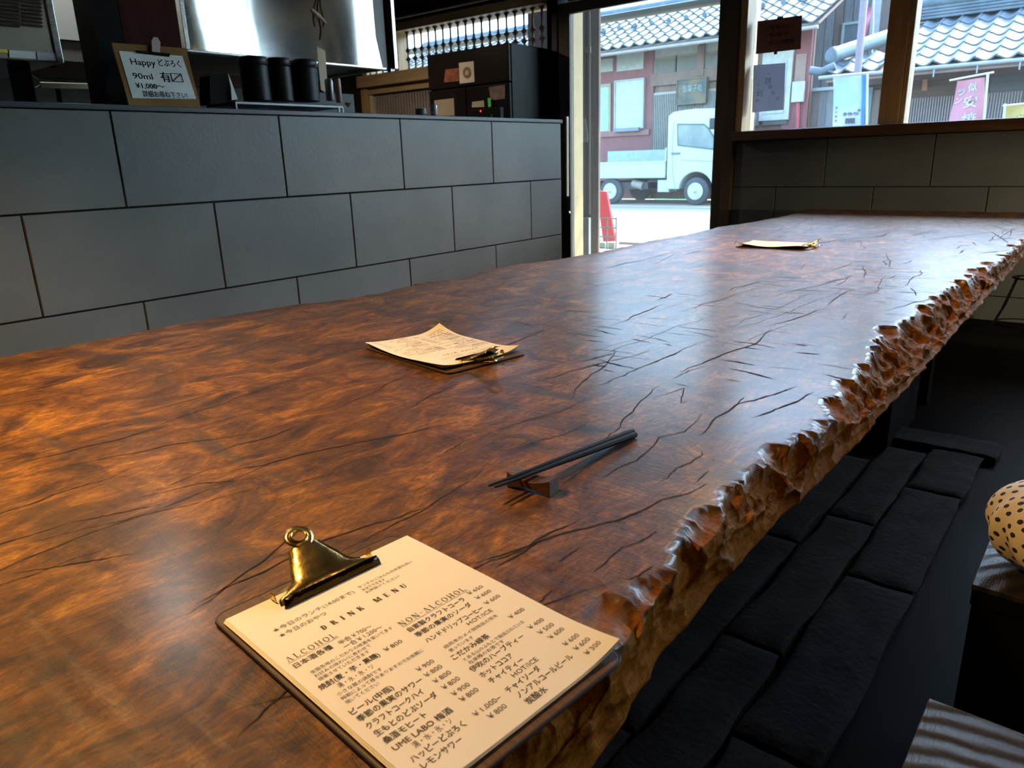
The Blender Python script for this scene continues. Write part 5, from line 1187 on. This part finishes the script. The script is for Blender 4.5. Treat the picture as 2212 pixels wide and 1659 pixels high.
# cab side outline with wheel arch
zb0 = .30
arch = [(fwc.x+.36*cos(a), .27+.36*sin(a)) for a in [radians(180-i*180/14) for i in range(15)]]
cabr = T(745, 1000).x; ztop = T(920, 672).z
xf = fwc.x+.64
side = [(cabr, zb0), (cabr, ztop-.10), (cabr+.10, ztop-.03), (T(800, 690).x+.15, ztop-.01), (T(920, 672).x, ztop), (T(1070, 678).x, ztop-.02), (T(1070, 678).x+.14, ztop-.10), (xf-.10, 1.02), (xf, .86), (xf+.02, .42), (xf-.02, .30), (arch[-1][0], .30)]+[a for a in arch[::-1] if a[1] > .30]+[(arch[0][0], .30)]
cab = MB().prism([(x, YT, z) for x, z in side], (0, DW, 0)).build('cab', M_TW, tk, bevel=.02)
dwin = [T(812, 768), T(975, 768), T(1000, 790), T(1045, 860), T(1048, 905), T(1040, 922), T(815, 897)]
MB().prism([(p.x, YT-.012, p.z) for p in dwin], (0, .02, 0)).build('door_window', mat('truck_window', (0.20, 0.32, 0.34), (0.34, 0.46, 0.47), scale=3, rough=.06), cab)
MB().tube([(p.x, YT-.012, p.z) for p in dwin], .012, 6, closed=True).build('window_seal', mat('dark_seal', (0.12, 0.20, 0.20)), cab)
MB().tube([T(975, 768), T(985, 870), T(1000, 905)], .010, 6).build('quarter_bar', mat('dark_seal', (0.12, 0.20, 0.20)), cab)
hn = T(800, 948); MB().box((hn.x-.09, YT-.03, hn.z-.018), (hn.x+.09, YT+.01, hn.z+.018)).build('door_handle', mat('grey_handle', (0.25, 0.30, 0.30)), cab, bevel=.006)
dl = [T(790, 745), T(780, 900), T(782, 1080), T(800, 1180)]
MB().tube([(p.x, YT-.002, p.z) for p in dl], .006, 6).build('door_seam', mat('seam_grey', (0.45, 0.5, 0.48)), cab)
MB().tube([(T(860, 1100).x-.1, YT-.002, .86), (xf-.05, YT-.002, .80)], .006, 6).build('body_crease', mat('seam_grey', (0.45, 0.5, 0.48)), cab)
mr = T(1052, 765); MB().box((mr.x-.05, YT-.22, mr.z-.10), (mr.x+.05, YT-.16, mr.z+.10)).build('wing_mirror', M_TD, cab, bevel=.02)
MB().prism([(T(1085, 690).x+.12, YT+.08, ztop-.13), (T(1085, 690).x+.12, YT+DW-.08, ztop-.13), (xf-.09, YT+DW-.08, 1.05), (xf-.09, YT+.08, 1.05)], (.02, 0, .01)).build('windscreen', mat('truck_window', (0.2, 0.3, 0.3)), cab)
for sy in (YT+.12, YT+DW-.32): MB().box((xf-.01, sy, .60), (xf+.035, sy+.2, .76)).build('headlight', mat('lamp_glass', (0.8, 0.8, 0.78), rough=.1), cab, bevel=.02)
# bed
bxr = T(300, 1050).x-.55; bz0 = T(500, 1102).z; bz1 = T(500, 1000).z
MB().box((bxr, YT, bz0), (cabr-.03, YT+.03, bz1)).build('side_gate', M_TW, tk, bevel=.006)
MB().box((bxr, YT+DW-.03, bz0), (cabr-.03, YT+DW, T(600, 928, YT+DW).z)).build('side_gate', mat('truck_gate_inside', (0.60, 0.72, 0.76)), tk, bevel=.006)
MB().box((bxr, YT+.03, bz0), (bxr+.03, YT+DW-.03, bz1)).build('tail_gate', M_TW, tk, bevel=.006)
MB().box((bxr+.03, YT+.03, bz0), (cabr-.03, YT+DW-.03, bz0+.04)).build('bed_floor', mat('bed_floor', (0.45, 0.55, 0.58)), tk)
MB().box((cabr-.06, YT+.03, bz0), (cabr-.03, YT+DW-.03, bz1+.25)).build('front_guard', M_TW, tk)
for zz in (bz1-.02, bz0+.03): MB().box((bxr, YT-.015, zz-.012), (cabr-.03, YT, zz+.012)).build('gate_rib', M_TW, tk)
MB().box((bxr+.1, YT+.12, .30), (cabr+.05, YT+DW-.12, .44)).build('chassis_rail', M_TD, tk)
ft_ = T(545, 1145); MB().tube([(ft_.x-.12, YT+.15, ft_.z+.04), (ft_.x+.12, YT+.15, ft_.z-.02)], .085, 12).build('fuel_tank', mat('tan_tank', (0.55, 0.50, 0.38)), tk, smooth=True)
q = T(715, 1150); MB().box((q.x-.13, YT+.05, q.z-.12), (q.x+.13, YT+.3, q.z+.12)).build('tool_box', M_TW, tk, bevel=.01)
q = T(640, 1140); MB().box((q.x-.12, YT+.12, q.z-.10), (q.x+.12, YT+.3, q.z+.08)).build('battery_box', M_TD, tk, bevel=.01)
MB().prism([(bxr+.05, YT+.005, bz0), (bxr+.05, YT+.005, .36), (rwc.x-.33, YT+.005, .36), (rwc.x-.29, YT+.005, bz0-.02)], (0, .03, 0)).build('mud_flap', M_TD, tk)
M_TYRE = mat('tyre_rubber', (0.10, 0.10, 0.11), (0.13, 0.13, 0.14), rough=.85)
M_RIM = mat('silver_rim', (0.72, 0.70, 0.62), rough=.35, metal=.3)
for wc in (fwc, rwc):
    for side_, yy in ((1, YT+.02), (-1, YT+DW-.18)):
        w_ = MB().lathe([(.16, 0), (.175, .0), (.235, .006), (Rw-.006, .02), (Rw, .05), (Rw, .12), (Rw-.01, .15), (.16, .16)], (wc.x, yy, Rw), 32, axis='y').build('wheel', M_TYRE, tk, smooth=True)
        if side_ == 1:
            MB().lathe([(.165, .004), (.155, .012), (.12, .018), (.10, .03), (.075, .012), (.045, .008), (.03, -.006), (0, -.008)], (wc.x, yy-.022, Rw), 28, axis='y').build('rim', M_RIM, w_, smooth=True)
            mb = MB()
            for k in range(12): a = 2*pi*k/12; mb.lathe([(0, -.001), (.011, -.001), (.011, .004)], (wc.x+.135*cos(a), yy-.008, Rw+.135*sin(a)), 8, axis='y')
            mb.build('rim_hole', M_TD, w_)
